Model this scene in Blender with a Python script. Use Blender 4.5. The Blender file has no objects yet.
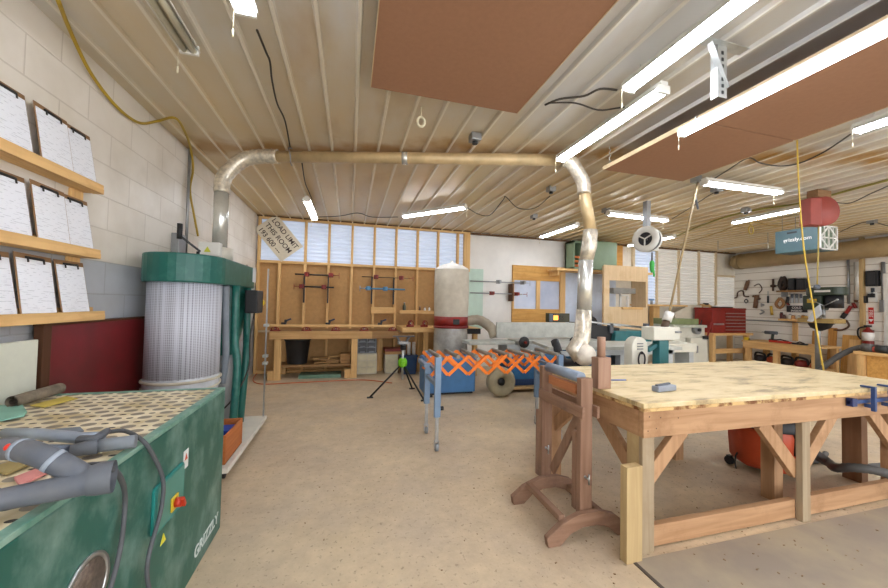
import bpy, bmesh, math, random
from mathutils import Vector, Matrix
random.seed(7)
C = bpy.context.scene.collection
PI = math.pi
# ------------------------------------------------------------------ camera
FPX, YAW, PITCH, ROLL, H = 346.0, math.radians(15.2), math.radians(1.6), math.radians(1.15), 1.4
fw = Vector((math.sin(YAW)*math.cos(PITCH), math.cos(YAW)*math.cos(PITCH), math.sin(PITCH)))
rt = Vector((math.cos(YAW), -math.sin(YAW), 0)); up = rt.cross(fw)
rt, up = math.cos(ROLL)*rt + math.sin(ROLL)*up, -math.sin(ROLL)*rt + math.cos(ROLL)*up
cam_d = bpy.data.cameras.new('camera'); cam = bpy.data.objects.new('camera', cam_d); C.objects.link(cam)
cam.matrix_world = Matrix(((rt.x, up.x, -fw.x, 0), (rt.y, up.y, -fw.y, 0), (rt.z, up.z, -fw.z, H), (0, 0, 0, 1)))
cam_d.sensor_width = 36; cam_d.lens = FPX*36/888; cam_d.clip_start = .05; cam_d.clip_end = 200
bpy.context.scene.camera = cam
O = Vector((0, 0, H))
def ray(x, y): return (x-444)*rt + (294-y)*up + FPX*fw
def atX(x, y, X): d = ray(x, y); return O + d*(X/d.x)
def atY(x, y, Y): d = ray(x, y); return O + d*(Y/d.y)
def atZ(x, y, Z): d = ray(x, y); return O + d*((Z-H)/d.z)
# ------------------------------------------------------------------ world and exposure
w = bpy.data.worlds.new('world'); bpy.context.scene.world = w; w.use_nodes = True
w.node_tree.nodes['Background'].inputs[0].default_value = (.97, .97, 1, 1)
w.node_tree.nodes['Background'].inputs[1].default_value = 2.2
vs = bpy.context.scene.view_settings
vs.view_transform = 'Standard'; vs.look = 'None'; vs.gamma = 1; vs.use_curve_mapping = False; vs.exposure = 0.92
TUBE = 17.0
# ------------------------------------------------------------------ materials
def lin(c):
    if isinstance(c, str):
        c = c.lstrip('#'); c = [int(c[i:i+2], 16)/255 for i in (0, 2, 4)]
    return tuple((v/12.92 if v <= .04045 else ((v+.055)/1.055)**2.4) for v in c)[:3] + (1,)
_m = {}
def N(nt, t, **k):
    n = nt.nodes.new(t)
    for a, b in k.items(): setattr(n, a, b)
    return n
def base(name):
    m = bpy.data.materials.new(name); m.use_nodes = True; nt = m.node_tree
    return m, nt, nt.nodes['Principled BSDF']
def mat(name, c, rough=.55, metal=0, var=.12, scale=6, bump=.0, c2=None, thr=None, spec=.5, stretch=None, trans=0, alpha=1):
    if name in _m: return _m[name]
    m, nt, b = base(name); L = nt.links.new
    tc = N(nt, 'ShaderNodeTexCoord'); mp = N(nt, 'ShaderNodeMapping'); L(tc.outputs['Object'], mp.inputs[0])
    if stretch: mp.inputs['Scale'].default_value = stretch
    no = N(nt, 'ShaderNodeTexNoise'); no.inputs['Scale'].default_value = scale; no.inputs['Detail'].default_value = 6
    no.inputs['Roughness'].default_value = .6
    L(mp.outputs[0], no.inputs['Vector'])
    rp = N(nt, 'ShaderNodeValToRGB'); L(no.outputs['Fac'], rp.inputs[0])
    a = lin(c); d = lin(c2) if c2 else tuple(v*(1-var*1.6) for v in a[:3])+(1,)
    e = tuple(min(1, v*(1+var)) for v in a[:3])+(1,) if not c2 else a
    rp.color_ramp.elements[0].position, rp.color_ramp.elements[1].position = thr or (.3, .7)
    rp.color_ramp.elements[0].color = d; rp.color_ramp.elements[1].color = e
    L(rp.outputs[0], b.inputs['Base Color'])
    b.inputs['Roughness'].default_value = rough; b.inputs['Metallic'].default_value = metal
    b.inputs['Specular IOR Level'].default_value = spec
    if trans: b.inputs['Transmission Weight'].default_value = trans
    if alpha < 1: b.inputs['Alpha'].default_value = alpha
    if bump:
        bp = N(nt, 'ShaderNodeBump'); bp.inputs['Strength'].default_value = bump; bp.inputs['Distance'].default_value = .01
        L(no.outputs['Fac'], bp.inputs['Height']); L(bp.outputs[0], b.inputs['Normal'])
    _m[name] = m; return m
def wood(name, c, axis='x', var=.22, rough=.6, dirt=None):
    key = name+'_'+axis
    if key in _m: return _m[key]
    m, nt, b = base(key); L = nt.links.new
    tc = N(nt, 'ShaderNodeTexCoord'); mp = N(nt, 'ShaderNodeMapping'); L(tc.outputs['Object'], mp.inputs[0])
    s = [26, 26, 26]; s['xyz'.index(axis)] = 1.6; mp.inputs['Scale'].default_value = s
    no = N(nt, 'ShaderNodeTexNoise'); no.inputs['Scale'].default_value = 1; no.inputs['Detail'].default_value = 5; no.inputs['Distortion'].default_value = .6
    L(mp.outputs[0], no.inputs['Vector'])
    rp = N(nt, 'ShaderNodeValToRGB'); L(no.outputs['Fac'], rp.inputs[0])
    a = lin(c); rp.color_ramp.elements[0].position = .32; rp.color_ramp.elements[1].position = .62
    rp.color_ramp.elements[0].color = (a[0]*(1-var), a[1]*(1-var*1.25), a[2]*(1-var*1.5), 1); rp.color_ramp.elements[1].color = a
    out = rp.outputs[0]
    n2 = N(nt, 'ShaderNodeTexNoise'); n2.inputs['Scale'].default_value = 3.2; n2.inputs['Detail'].default_value = 8; n2.inputs['Roughness'].default_value = .7
    L(tc.outputs['Object'], n2.inputs['Vector'])
    r2 = N(nt, 'ShaderNodeValToRGB'); L(n2.outputs['Fac'], r2.inputs[0]); r2.color_ramp.elements[0].position = .52; r2.color_ramp.elements[1].position = .72
    mx = N(nt, 'ShaderNodeMix', data_type='RGBA'); L(r2.outputs[0], mx.inputs[0]); L(out, mx.inputs[6])
    mx.inputs[7].default_value = lin(dirt) if dirt else (a[0]*.82, a[1]*.76, a[2]*.7, 1)
    L(mx.outputs[2], b.inputs['Base Color']); b.inputs['Roughness'].default_value = rough; b.inputs['Specular IOR Level'].default_value = .3
    bp = N(nt, 'ShaderNodeBump'); bp.inputs['Strength'].default_value = .15; bp.inputs['Distance'].default_value = .004
    L(no.outputs['Fac'], bp.inputs['Height']); L(bp.outputs[0], b.inputs['Normal'])
    _m[key] = m; return m
def emit(name, c, s):
    if name in _m: return _m[name]
    m, nt, b = base(name); b.inputs['Base Color'].default_value = lin(c); b.inputs['Emission Color'].default_value = lin(c)
    b.inputs['Emission Strength'].default_value = s; _m[name] = m; return m
# ------------------------------------------------------------------ mesh builder
W = {}
def rotm(rx=0, ry=0, rz=0): return Matrix.Rotation(rz, 4, 'Z') @ Matrix.Rotation(ry, 4, 'Y') @ Matrix.Rotation(rx, 4, 'X')
class MB:
    def __init__(s): s.b = bmesh.new(); s.sm = []
    def box(s, x0, y0, z0, x1, y1, z1, M=None):
        vs_ = [s.b.verts.new(v) for v in ((x0, y0, z0), (x1, y0, z0), (x1, y1, z0), (x0, y1, z0), (x0, y0, z1), (x1, y0, z1), (x1, y1, z1), (x0, y1, z1))]
        for f in ((0, 3, 2, 1), (4, 5, 6, 7), (0, 1, 5, 4), (1, 2, 6, 5), (2, 3, 7, 6), (3, 0, 4, 7)): s.b.faces.new([vs_[i] for i in f])
        if M is not None:
            for v in vs_: v.co = M @ v.co
        return s
    def cbox(s, c, d, rx=0, ry=0, rz=0):
        M = Matrix.Translation(Vector(c)) @ rotm(rx, ry, rz)
        return s.box(-d[0]/2, -d[1]/2, -d[2]/2, d[0]/2, d[1]/2, d[2]/2, M)
    def beam(s, p, q, wd, ht, upv=(0, 0, 1)):
        p, q = Vector(p), Vector(q); d = q-p; L = d.length; x = d.normalized(); u = Vector(upv)
        y = u.cross(x)
        if y.length < 1e-4: y = Vector((0, 1, 0)).cross(x)
        y.normalize(); z = x.cross(y)
        M = Matrix(((x.x, y.x, z.x, p.x), (x.y, y.y, z.y, p.y), (x.z, y.z, z.z, p.z), (0, 0, 0, 1)))
        return s.box(0, -wd/2, -ht/2, L, wd/2, ht/2, M)
    def _frame(s, d, prev=None):
        d = d.normalized()
        a = prev if prev is not None else (Vector((0, 0, 1)) if abs(d.z) < .9 else Vector((1, 0, 0)))
        x = (a - d*a.dot(d))
        if x.length < 1e-5: x = Vector((1, 0, 0)) - d*d.x
        x.normalize(); return x, d.cross(x)
    def tube(s, pts, r, n=10, cap=True, close=False):
        pts = [Vector(p) for p in pts]; rr = r if isinstance(r, (list, tuple)) else [r]*len(pts)
        rings = []; prev = None; K = len(pts)
        for i, p in enumerate(pts):
            if close: d = pts[(i+1) % K]-pts[i-1]
            else: d = pts[min(i+1, K-1)]-pts[max(i-1, 0)]
            x, y = s._frame(d, prev); prev = x
            rings.append([s.b.verts.new(p + rr[i]*(math.cos(2*PI*k/n)*x + math.sin(2*PI*k/n)*y)) for k in range(n)])
        rng = range(K) if close else range(K-1)
        for i in rng:
            A, B = rings[i], rings[(i+1) % K]
            for k in range(n):
                f = s.b.faces.new((A[k], A[(k+1) % n], B[(k+1) % n], B[k])); f.smooth = True
        if cap and not close:
            s.b.faces.new(rings[0][::-1]); s.b.faces.new(rings[-1])
        return s
    def cyl(s, p, q, r, n=20, r2=None): return s.tube([p, q], [r, r if r2 is None else r2], n)
    def lathe(s, prof, c=(0, 0, 0), axis='z', n=28, ring=False):
        c = Vector(c); rings = []
        if ring: prof = list(prof)+[prof[0]]
        for (r, h) in prof:
            ring = []
            for k in range(n):
                a = 2*PI*k/n; u, v = r*math.cos(a), r*math.sin(a)
                co = {'z': (u, v, h), 'x': (h, u, v), 'y': (v, h, u)}[axis]
                ring.append(s.b.verts.new(c+Vector(co)))
            rings.append(ring)
        for A, B in zip(rings, rings[1:]):
            for k in range(n):
                f = s.b.faces.new((A[k], A[(k+1) % n], B[(k+1) % n], B[k])); f.smooth = True
        if not ring: s.b.faces.new(rings[0][::-1]); s.b.faces.new(rings[-1])
        return s
    def prism(s, poly, a, b_, plane='xy'):
        # poly of 2D points, extruded from a to b_ along the third axis
        def P(u, v, t): return {'xy': (u, v, t), 'xz': (u, t, v), 'yz': (t, u, v)}[plane]
        A = [s.b.verts.new(P(u, v, a)) for u, v in poly]; B = [s.b.verts.new(P(u, v, b_)) for u, v in poly]; n = len(poly)
        for f in ([A[::-1], B] + [[A[k], A[(k+1) % n], B[(k+1) % n], B[k]] for k in range(n)]): s.b.faces.new(f)
        return s
    def sph(s, c, r, n=14, sc=(1, 1, 1)):
        m = Matrix.Translation(Vector(c)) @ Matrix.Diagonal((sc[0]*r, sc[1]*r, sc[2]*r, 1))
        res = bmesh.ops.create_uvsphere(s.b, u_segments=n, v_segments=max(6, n//2), radius=1, matrix=m)
        for v in res['verts']:
            for f in v.link_faces: f.smooth = True
        return s
    def wall(s, pts, n0, z0, z1):
        pass
    def build(s, name, m, parent=None, bevel=0, loc=None):
        bmesh.ops.recalc_face_normals(s.b, faces=s.b.faces[:])
        me = bpy.data.meshes.new(name); o = bpy.data.objects.new(name, me); C.objects.link(o)
        if parent is not None:
            s.b.transform(W[parent].inverted()); o.parent = parent; W[o] = W[parent].copy()
        else:
            if loc is None:
                xs = [v.co.x for v in s.b.verts]; ys = [v.co.y for v in s.b.verts]; zs = [v.co.z for v in s.b.verts]
                loc = ((min(xs)+max(xs))/2, (min(ys)+max(ys))/2, min(zs))
            loc = Vector(loc); s.b.transform(Matrix.Translation(-loc)); o.location = loc; W[o] = Matrix.Translation(loc)
        s.b.to_mesh(me); s.b.free(); me.materials.append(m)
        if bevel:
            bv = o.modifiers.new('bevel', 'BEVEL'); bv.width = bevel; bv.segments = 2; bv.limit_method = 'ANGLE'; bv.angle_limit = math.radians(50)
        return o
def tag(o, label=None, cat=None, group=None, kind=None):
    if label: o['label'] = label
    if cat: o['category'] = cat
    if group: o['group'] = group
    if kind: o['kind'] = kind
    return o
def thing(name, label, cat, loc=(0, 0, 0), rz=0, group=None):
    o = bpy.data.objects.new(name, None); C.objects.link(o); o.empty_display_size = .1
    o.location = loc; o.rotation_euler = (0, 0, rz); W[o] = Matrix.Translation(Vector(loc)) @ rotm(0, 0, rz)
    return tag(o, label, cat, group)
def struct(o): o['kind'] = 'structure'; return o
def dup(root, loc, rz, label, rx=0, ry=0):
    def cp(o, par):
        c = o.copy(); C.objects.link(c)
        if par is not None: c.parent = par
        for ch in list(kids.get(o, [])): cp(ch, c)
        return c
    kids = {}
    for k in list(C.objects):
        if k.parent is not None: kids.setdefault(k.parent, []).append(k)
    r = cp(root, None); r.location = loc; r.rotation_euler = (rx, ry, rz); r['label'] = label
    return r
def text(body, name, m, parent, origin, xdir, ydir, size, thick=.001, align='LEFT', bold=0):
    cu = bpy.data.curves.new(name, 'FONT'); cu.body = body; cu.size = size; cu.extrude = thick; cu.align_x = align; cu.offset = bold
    t = bpy.data.objects.new(name, cu); C.objects.link(t)
    dg = bpy.context.evaluated_depsgraph_get(); me = bpy.data.meshes.new_from_object(t.evaluated_get(dg))
    bpy.data.objects.remove(t)
    x = Vector(xdir).normalized(); y = Vector(ydir); y = (y-x*y.dot(x)).normalized(); z = x.cross(y)
    M = Matrix(((x.x, y.x, z.x, origin[0]), (x.y, y.y, z.y, origin[1]), (x.z, y.z, z.z, origin[2]), (0, 0, 0, 1)))
    me.transform(W[parent].inverted() @ M); me.materials.clear(); me.materials.append(m)
    o = bpy.data.objects.new(name, me); C.objects.link(o); o.parent = parent; return o
def smooth(pts, k=6):
    pts = [Vector(p) for p in pts]; out = []
    for i in range(len(pts)-1):
        p0 = pts[max(i-1, 0)]; p1 = pts[i]; p2 = pts[i+1]; p3 = pts[min(i+2, len(pts)-1)]
        for j in range(k):
            t = j/k; out.append(.5*((2*p1)+(-p0+p2)*t+(2*p0-5*p1+4*p2-p3)*t*t+(-p0+3*p1-3*p2+p3)*t**3))
    return out+[pts[-1]]
# ---- shared materials
WHITE = mat('white_paint', '#dedcd4', .4, var=.05); GREY = mat('grey_metal', '#9a9c9c', .4, .6, var=.1)
STEEL = mat('steel', '#b9bcbd', .3, .9, var=.1, scale=20); BLACK = mat('black_plastic', '#1c1c1e', .5, var=.2)
DKGREY = mat('dark_grey_plastic', '#5a5f66', .5, var=.12); TEALP = mat('green_machine_paint', '#1b5f55', .35, var=.25, scale=9, c2='#3a766a', thr=(.25, .5))
RED = mat('red_paint', '#861f16', .4, var=.15); BLUE = mat('blue_paint', '#2e6c9e', .45, var=.2, scale=4)
IRON = mat('cast_iron', '#b9bbb2', .4, .15, var=.12, scale=10); ORANGE = mat('orange_paint', '#f07d1c', .45, var=.1)
PINE = {a: wood('pine', '#e6bd80', a) for a in 'xyz'}; PLY = {a: wood('plywood', '#d9a65c', a, dirt='#c08a40') for a in 'xz'}
GALV = mat('galvanised', '#c8ccca', .3, .8, var=.12, scale=25)
CABLE = mat('dark_cable', '#3a342c', .6, var=.1); YEL = mat('yellow_cable', '#c9a93c', .5, var=.08)
# ------------------------------------------------------------------ room shell
XL, XR, YB, YF, ZC = -1.75, 10.6, 7.36, -2.4, 3.03
def floor_mat():
    m, nt, b = base('concrete_floor'); L = nt.links.new; tc = N(nt, 'ShaderNodeTexCoord')
    def noise(s, d=6, r=.6):
        n = N(nt, 'ShaderNodeTexNoise'); n.inputs['Scale'].default_value = s; n.inputs['Detail'].default_value = d; n.inputs['Roughness'].default_value = r
        L(tc.outputs['Object'], n.inputs['Vector']); return n
    def ramp(n, p, c):
        r = N(nt, 'ShaderNodeValToRGB'); L(n.outputs['Fac'], r.inputs[0]); e = r.color_ramp.elements
        e[0].position, e[1].position = p; e[0].color, e[1].color = c; return r
    def mix(f, a, bb, typ='MIX'):
        x = N(nt, 'ShaderNodeMix', data_type='RGBA', blend_type=typ)
        if isinstance(f, float): x.inputs[0].default_value = f
        else: L(f, x.inputs[0])
        L(a, x.inputs[6]); L(bb, x.inputs[7]) if not isinstance(bb, tuple) else setattr(x.inputs[7], 'default_value', bb); return x.outputs[2]
    A = ramp(noise(.9, 8, .65), (.35, .65), (lin('#c4b197'), lin('#dec8a4')))
    Bn = ramp(noise(9, 8, .75), (.3, .7), ((.78, .77, .76, 1), (1, 1, 1, 1)))
    c = mix(1.0, A.outputs[0], Bn.outputs[0], 'MULTIPLY')
    D = ramp(noise(2.3, 9, .72), (.60, .72), ((0, 0, 0, 1), (.55, .55, .55, 1)))
    c = mix(D.outputs[0], c, lin('#d3bd94'))
    S = ramp(noise(38, 3, .6), (.60, .70), ((0, 0, 0, 1), (.7, .7, .7, 1)))
    c = mix(S.outputs[0], c, lin('#85725a'))
    L(c, b.inputs['Base Color'])
    R_ = ramp(noise(3, 5), (.3, .7), ((.32,)*3+(1,), (.62,)*3+(1,))); L(R_.outputs[0], b.inputs['Roughness'])
    bp = N(nt, 'ShaderNodeBump'); bp.inputs['Strength'].default_value = .12; bp.inputs['Distance'].default_value = .01
    L(noise(60, 4).outputs['Fac'], bp.inputs['Height']); L(bp.outputs[0], b.inputs['Normal']); return m
struct(MB().box(XL-.2, YF, -.1, XR+.2, YB+.2, 0).build('floor', floor_mat(), loc=(0, 0, 0)))
def cmu_mat():
    m, nt, b = base('painted_block'); L = nt.links.new; tc = N(nt, 'ShaderNodeTexCoord')
    sp = N(nt, 'ShaderNodeSeparateXYZ'); L(tc.outputs['Object'], sp.inputs[0]); cb = N(nt, 'ShaderNodeCombineXYZ')
    L(sp.outputs['Y'], cb.inputs[0]); L(sp.outputs['Z'], cb.inputs[1])
    br = N(nt, 'ShaderNodeTexBrick'); L(cb.outputs[0], br.inputs['Vector'])
    br.inputs['Scale'].default_value = 1; br.inputs['Brick Width'].default_value = .48; br.inputs['Row Height'].default_value = .2365
    br.inputs['Mortar Size'].default_value = .006; br.inputs['Mortar Smooth'].default_value = .4
    br.inputs['Color1'].default_value = lin('#ece6db'); br.inputs['Color2'].default_value = lin('#e6dfd3'); br.inputs['Mortar'].default_value = lin('#d8d0c3')
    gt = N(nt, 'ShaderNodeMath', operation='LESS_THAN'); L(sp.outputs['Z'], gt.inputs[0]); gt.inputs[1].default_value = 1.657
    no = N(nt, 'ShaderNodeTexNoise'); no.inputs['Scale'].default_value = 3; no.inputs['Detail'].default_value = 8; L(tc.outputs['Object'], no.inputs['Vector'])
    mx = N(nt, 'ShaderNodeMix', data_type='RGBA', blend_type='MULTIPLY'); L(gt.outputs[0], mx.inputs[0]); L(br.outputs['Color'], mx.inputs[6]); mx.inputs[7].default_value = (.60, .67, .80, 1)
    rp = N(nt, 'ShaderNodeValToRGB'); L(no.outputs['Fac'], rp.inputs[0]); rp.color_ramp.elements[0].position = .3; rp.color_ramp.elements[0].color = (.86, .84, .80, 1); rp.color_ramp.elements[1].position = .6
    m2 = N(nt, 'ShaderNodeMix', data_type='RGBA', blend_type='MULTIPLY'); m2.inputs[0].default_value = 1; L(mx.outputs[2], m2.inputs[6]); L(rp.outputs[0], m2.inputs[7])
    L(m2.outputs[2], b.inputs['Base Color']); b.inputs['Roughness'].default_value = .42
    mh = N(nt, 'ShaderNodeMath', operation='MULTIPLY_ADD'); L(br.outputs['Fac'], mh.inputs[0]); mh.inputs[1].default_value = -1; L(no.outputs['Fac'], mh.inputs[2])
    bp = N(nt, 'ShaderNodeBump'); bp.inputs['Strength'].default_value = .35; bp.inputs['Distance'].default_value = .008
    L(mh.outputs[0], bp.inputs['Height']); L(bp.outputs[0], b.inputs['Normal']); return m
CMU = cmu_mat()
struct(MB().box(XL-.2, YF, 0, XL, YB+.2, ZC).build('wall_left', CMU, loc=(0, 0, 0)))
def siding_mat():
    m, nt, b = base('white_siding'); L = nt.links.new; tc = N(nt, 'ShaderNodeTexCoord')
    sp = N(nt, 'ShaderNodeSeparateXYZ'); L(tc.outputs['Object'], sp.inputs[0])
    mu = N(nt, 'ShaderNodeMath', operation='MULTIPLY'); L(sp.outputs['Z'], mu.inputs[0]); mu.inputs[1].default_value = 1/.2
    fr = N(nt, 'ShaderNodeMath', operation='FRACT'); L(mu.outputs[0], fr.inputs[0])
    lt = N(nt, 'ShaderNodeMath', operation='LESS_THAN'); L(fr.outputs[0], lt.inputs[0]); lt.inputs[1].default_value = .07
    mx = N(nt, 'ShaderNodeMix', data_type='RGBA'); L(lt.outputs[0], mx.inputs[0]); mx.inputs[6].default_value = lin('#f0ebe0'); mx.inputs[7].default_value = lin('#b9ac98')
    L(mx.outputs[2], b.inputs['Base Color']); b.inputs['Roughness'].default_value = .5
    bp = N(nt, 'ShaderNodeBump'); bp.inputs['Strength'].default_value = .5; bp.inputs['Distance'].default_value = .01; bp.invert = True
    L(lt.outputs[0], bp.inputs['Height']); L(bp.outputs[0], b.inputs['Normal']); return m
SID = siding_mat()
struct(MB().box(XR, YF, 0, XR+.2, YB+.2, ZC).build('wall_right', SID, loc=(0, 0, 0)))
TANB = mat('tan_fibreboard', '#b98f5a', .75, var=.08, scale=14)
WBRD = mat('white_board', '#e6e3dc', .5, var=.04, scale=3); LBLU = mat('pale_blue_board', '#ccd6e4', .45, var=.06)
struct(MB().box(XL-.2, YB, 0, 2.56, YB+.2, 2.14).build('wall_back', TANB, loc=(0, 0, 0)))
struct(MB().box(2.56, YB, 0, 5.0, YB+.2, ZC).build('wall_back', WBRD, loc=(0, 0, 0)))
struct(MB().box(5.0, YB, 0, XR+.2, YB+.2, ZC).build('wall_back', mat('cream_board', '#e3dccb', .55, var=.06), loc=(0, 0, 0)))
struct(MB().box(XL-.2, YB+.06, 2.14, 2.56, YB+.2, ZC).build('wall_back', mat('daylight_cladding', '#c7d3e6', .5), loc=(0, 0, 0)))
# front wall behind the camera with wide openings for daylight
fwl = MB()
fwl.box(XL-.2, YF-.2, 0, -1.0, YF, ZC).box(10.0, YF-.2, 0, XR+.2, YF, ZC).box(-1, YF-.2, 2.7, 10, YF, ZC).box(4.2, YF-.2, 0, 4.9, YF, 2.7)
struct(fwl.build('wall_front', WHITE, loc=(0, 0, 0)))
# ribbed metal ceiling
def ceil_mat():
    m, nt, b = base('dusty_ceiling_metal'); L = nt.links.new; tc = N(nt, 'ShaderNodeTexCoord')
    mp = N(nt, 'ShaderNodeMapping'); mp.inputs['Scale'].default_value = (1.1, .45, 1); L(tc.outputs['Object'], mp.inputs[0])
    n1 = N(nt, 'ShaderNodeTexNoise'); n1.inputs['Scale'].default_value = 1.5; n1.inputs['Detail'].default_value = 8; n1.inputs['Roughness'].default_value = .62; L(mp.outputs[0], n1.inputs['Vector'])
    sp = N(nt, 'ShaderNodeSeparateXYZ'); L(tc.outputs['Object'], sp.inputs[0])
    # dust builds up away from the door: tan share grows with distance and to the right
    mr = N(nt, 'ShaderNodeMapRange'); L(sp.outputs['Y'], mr.inputs[0]); mr.inputs[1].default_value = 1.6; mr.inputs[2].default_value = 4.4; mr.inputs[3].default_value = -.15; mr.inputs[4].default_value = .42
    ad = N(nt, 'ShaderNodeMath', operation='ADD'); L(n1.outputs['Fac'], ad.inputs[0]); L(mr.outputs[0], ad.inputs[1])
    rp = N(nt, 'ShaderNodeValToRGB'); L(ad.outputs[0], rp.inputs[0]); e = rp.color_ramp.elements
    e[0].position = .36; e[0].color = lin('#d0cfcb'); e[1].position = .95; e[1].color = lin('#d3ba8b')
    k = e.new(.62); k.color = lin('#cfc3ab')
    # brown dust lying along the pipe run (line through two points)
    mp2 = N(nt, 'ShaderNodeMapping'); mp2.inputs['Location'].default_value = (1.17, -4.15, 0); L(tc.outputs['Object'], mp2.inputs[0])
    mp3 = N(nt, 'ShaderNodeVectorRotate', rotation_type='Z_AXIS'); mp3.inputs['Angle'].default_value = .277; L(mp2.outputs[0], mp3.inputs['Vector'])
    s2 = N(nt, 'ShaderNodeSeparateXYZ'); L(mp3.outputs[0], s2.inputs[0])
    ab = N(nt, 'ShaderNodeMath', operation='ABSOLUTE'); L(s2.outputs['Y'], ab.inputs[0])
    n3 = N(nt, 'ShaderNodeTexNoise'); n3.inputs['Scale'].default_value = 3.5; n3.inputs['Detail'].default_value = 6; L(tc.outputs['Object'], n3.inputs['Vector'])
    m3 = N(nt, 'ShaderNodeMath', operation='MULTIPLY_ADD'); L(n3.outputs['Fac'], m3.inputs[0]); m3.inputs[1].default_value = .7; L(ab.outputs[0], m3.inputs[2])
    r3 = N(nt, 'ShaderNodeValToRGB'); L(m3.outputs[0], r3.inputs[0]); r3.color_ramp.elements[0].position = .36; r3.color_ramp.elements[0].color = (1, 1, 1, 1); r3.color_ramp.elements[1].position = .62; r3.color_ramp.elements[1].color = (0, 0, 0, 1)
    mx = N(nt, 'ShaderNodeMix', data_type='RGBA'); L(r3.outputs[0], mx.inputs[0]); L(rp.outputs[0], mx.inputs[6]); mx.inputs[7].default_value = lin('#ab8448')
    n4 = N(nt, 'ShaderNodeTexNoise'); n4.inputs['Scale'].default_value = 2.2; n4.inputs['Detail'].default_value = 5; L(mp.outputs[0], n4.inputs['Vector'])
    r4 = N(nt, 'ShaderNodeValToRGB'); L(n4.outputs['Fac'], r4.inputs[0]); r4.color_ramp.elements[0].position = .56; r4.color_ramp.elements[0].color = (0, 0, 0, 1); r4.color_ramp.elements[1].position = .72; r4.color_ramp.elements[1].color = (.38, .38, .38, 1)
    m5 = N(nt, 'ShaderNodeMix', data_type='RGBA'); L(r4.outputs[0], m5.inputs[0]); L(mx.outputs[2], m5.inputs[6]); m5.inputs[7].default_value = lin('#a88350')
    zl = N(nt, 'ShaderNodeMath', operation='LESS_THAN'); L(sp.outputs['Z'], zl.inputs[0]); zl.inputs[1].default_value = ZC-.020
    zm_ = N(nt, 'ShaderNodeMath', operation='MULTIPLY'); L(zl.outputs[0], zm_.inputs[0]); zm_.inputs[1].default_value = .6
    m6 = N(nt, 'ShaderNodeMix', data_type='RGBA'); L(zm_.outputs[0], m6.inputs[0]); L(m5.outputs[2], m6.inputs[6]); m6.inputs[7].default_value = lin('#ece6d6')  # rib undersides mixed paler: their highlight is put into the colour
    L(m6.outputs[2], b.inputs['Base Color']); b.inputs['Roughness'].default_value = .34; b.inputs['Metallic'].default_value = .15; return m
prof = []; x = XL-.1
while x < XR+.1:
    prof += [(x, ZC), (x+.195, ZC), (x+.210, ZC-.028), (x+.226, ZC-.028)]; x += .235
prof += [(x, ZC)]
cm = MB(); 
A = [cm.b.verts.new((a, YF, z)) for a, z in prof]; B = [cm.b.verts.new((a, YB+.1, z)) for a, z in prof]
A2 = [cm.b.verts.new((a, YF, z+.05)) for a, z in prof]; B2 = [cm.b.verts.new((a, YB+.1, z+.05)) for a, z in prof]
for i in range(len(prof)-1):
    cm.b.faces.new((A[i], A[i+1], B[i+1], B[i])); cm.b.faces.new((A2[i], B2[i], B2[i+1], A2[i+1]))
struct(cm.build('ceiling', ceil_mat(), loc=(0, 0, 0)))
# grey floor slab section by the work table, with its joint
slab = MB().box(1.555, YF, -.05, 9.9, 1.60, .004)
struct(slab.build('floor_slab', mat('dusty_grey_slab', '#94887a', .55, var=.15, scale=2.2, c2='#a89a82', thr=(.35, .6), bump=.1), loc=(1.57, 0, 0)))
struct(MB().box(1.535, YF, -.02, 1.554, 1.6, .005).build('trim_1', mat('joint', '#4f463d', .8), loc=(1.55, 0, 0)))
# stud wall: studs and plates
def stud(x, z0, z1, wd=.045, y0=YB-.09, col='z'): struct(MB().box(x-wd/2, y0, z0, x+wd/2, YB, z1).build('trim_2', PINE['z'], bevel=.002))
sx = [atY(px, 300, YB).x for px in (258, 279, 304.4, 327.8, 350.8, 373, 394.6, 416, 436.4, 456)]
for i, x in enumerate(sx):
    stud(x, .045, 2.12)
for i, x in enumerate(sx[:1]+sx[2:]): stud(x, 2.17, 2.97)
struct(MB().box(2.42, YB-.09, 2.17, 2.56, YB, 2.97).build('trim_3', PINE['z'], bevel=.002))
struct(MB().box(sx[0]-.02, YB-.09, 2.12, 2.56, YB, 2.17).build('trim_4', PINE['x'], bevel=.002))
struct(MB().box(sx[0]-.02, YB-.09, 2.97, 2.56, YB, 3.01).build('trim_5', PINE['x'], bevel=.002))
struct(MB().box(sx[0]-.02, YB-.09, 0, 2.56, YB, .045).build('trim_6', PINE['x'], bevel=.002))
struct(MB().box(sx[0]-.02, YB-.03, .78, 2.5, YB, .82).build('trim_7', wood('grey_trim', '#c9b694', 'x'), bevel=.002))
# corrugated translucent panels (horizontal corrugation)
def corr(name, x0, x1, z0, z1, y, m, pitch=.076, amp=.012):
    b = MB(); n = int((z1-z0)/pitch*6); A = []; 
    for i in range(n+1):
        z = z0+(z1-z0)*i/n; yy = y + amp*math.sin(2*PI*(z-z0)/pitch)
        A.append([b.b.verts.new((x0, yy, z)), b.b.verts.new((x1, yy, z)), b.b.verts.new((x0, yy+.004, z)), b.b.verts.new((x1, yy+.004, z))])
    for p, q in zip(A, A[1:]):
        f = b.b.faces.new((p[0], p[1], q[1], q[0])); f.smooth = True; f = b.b.faces.new((p[2], q[2], q[3], p[3])); f.smooth = True
    return struct(b.build(name, m))
def skin(name, c, e, s):
    m, nt, b = base(name); b.inputs['Base Color'].default_value = lin(c); b.inputs['Roughness'].default_value = .22
    b.inputs['Emission Color'].default_value = lin(e); b.inputs['Emission Strength'].default_value = s; return m
SKY = skin('translucent_corrugated', '#c3cfe2', '#cfdcf2', .22); SKY2 = skin('translucent_corrugated_warm', '#cfcbc4', '#e0dcd2', .16)
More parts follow.
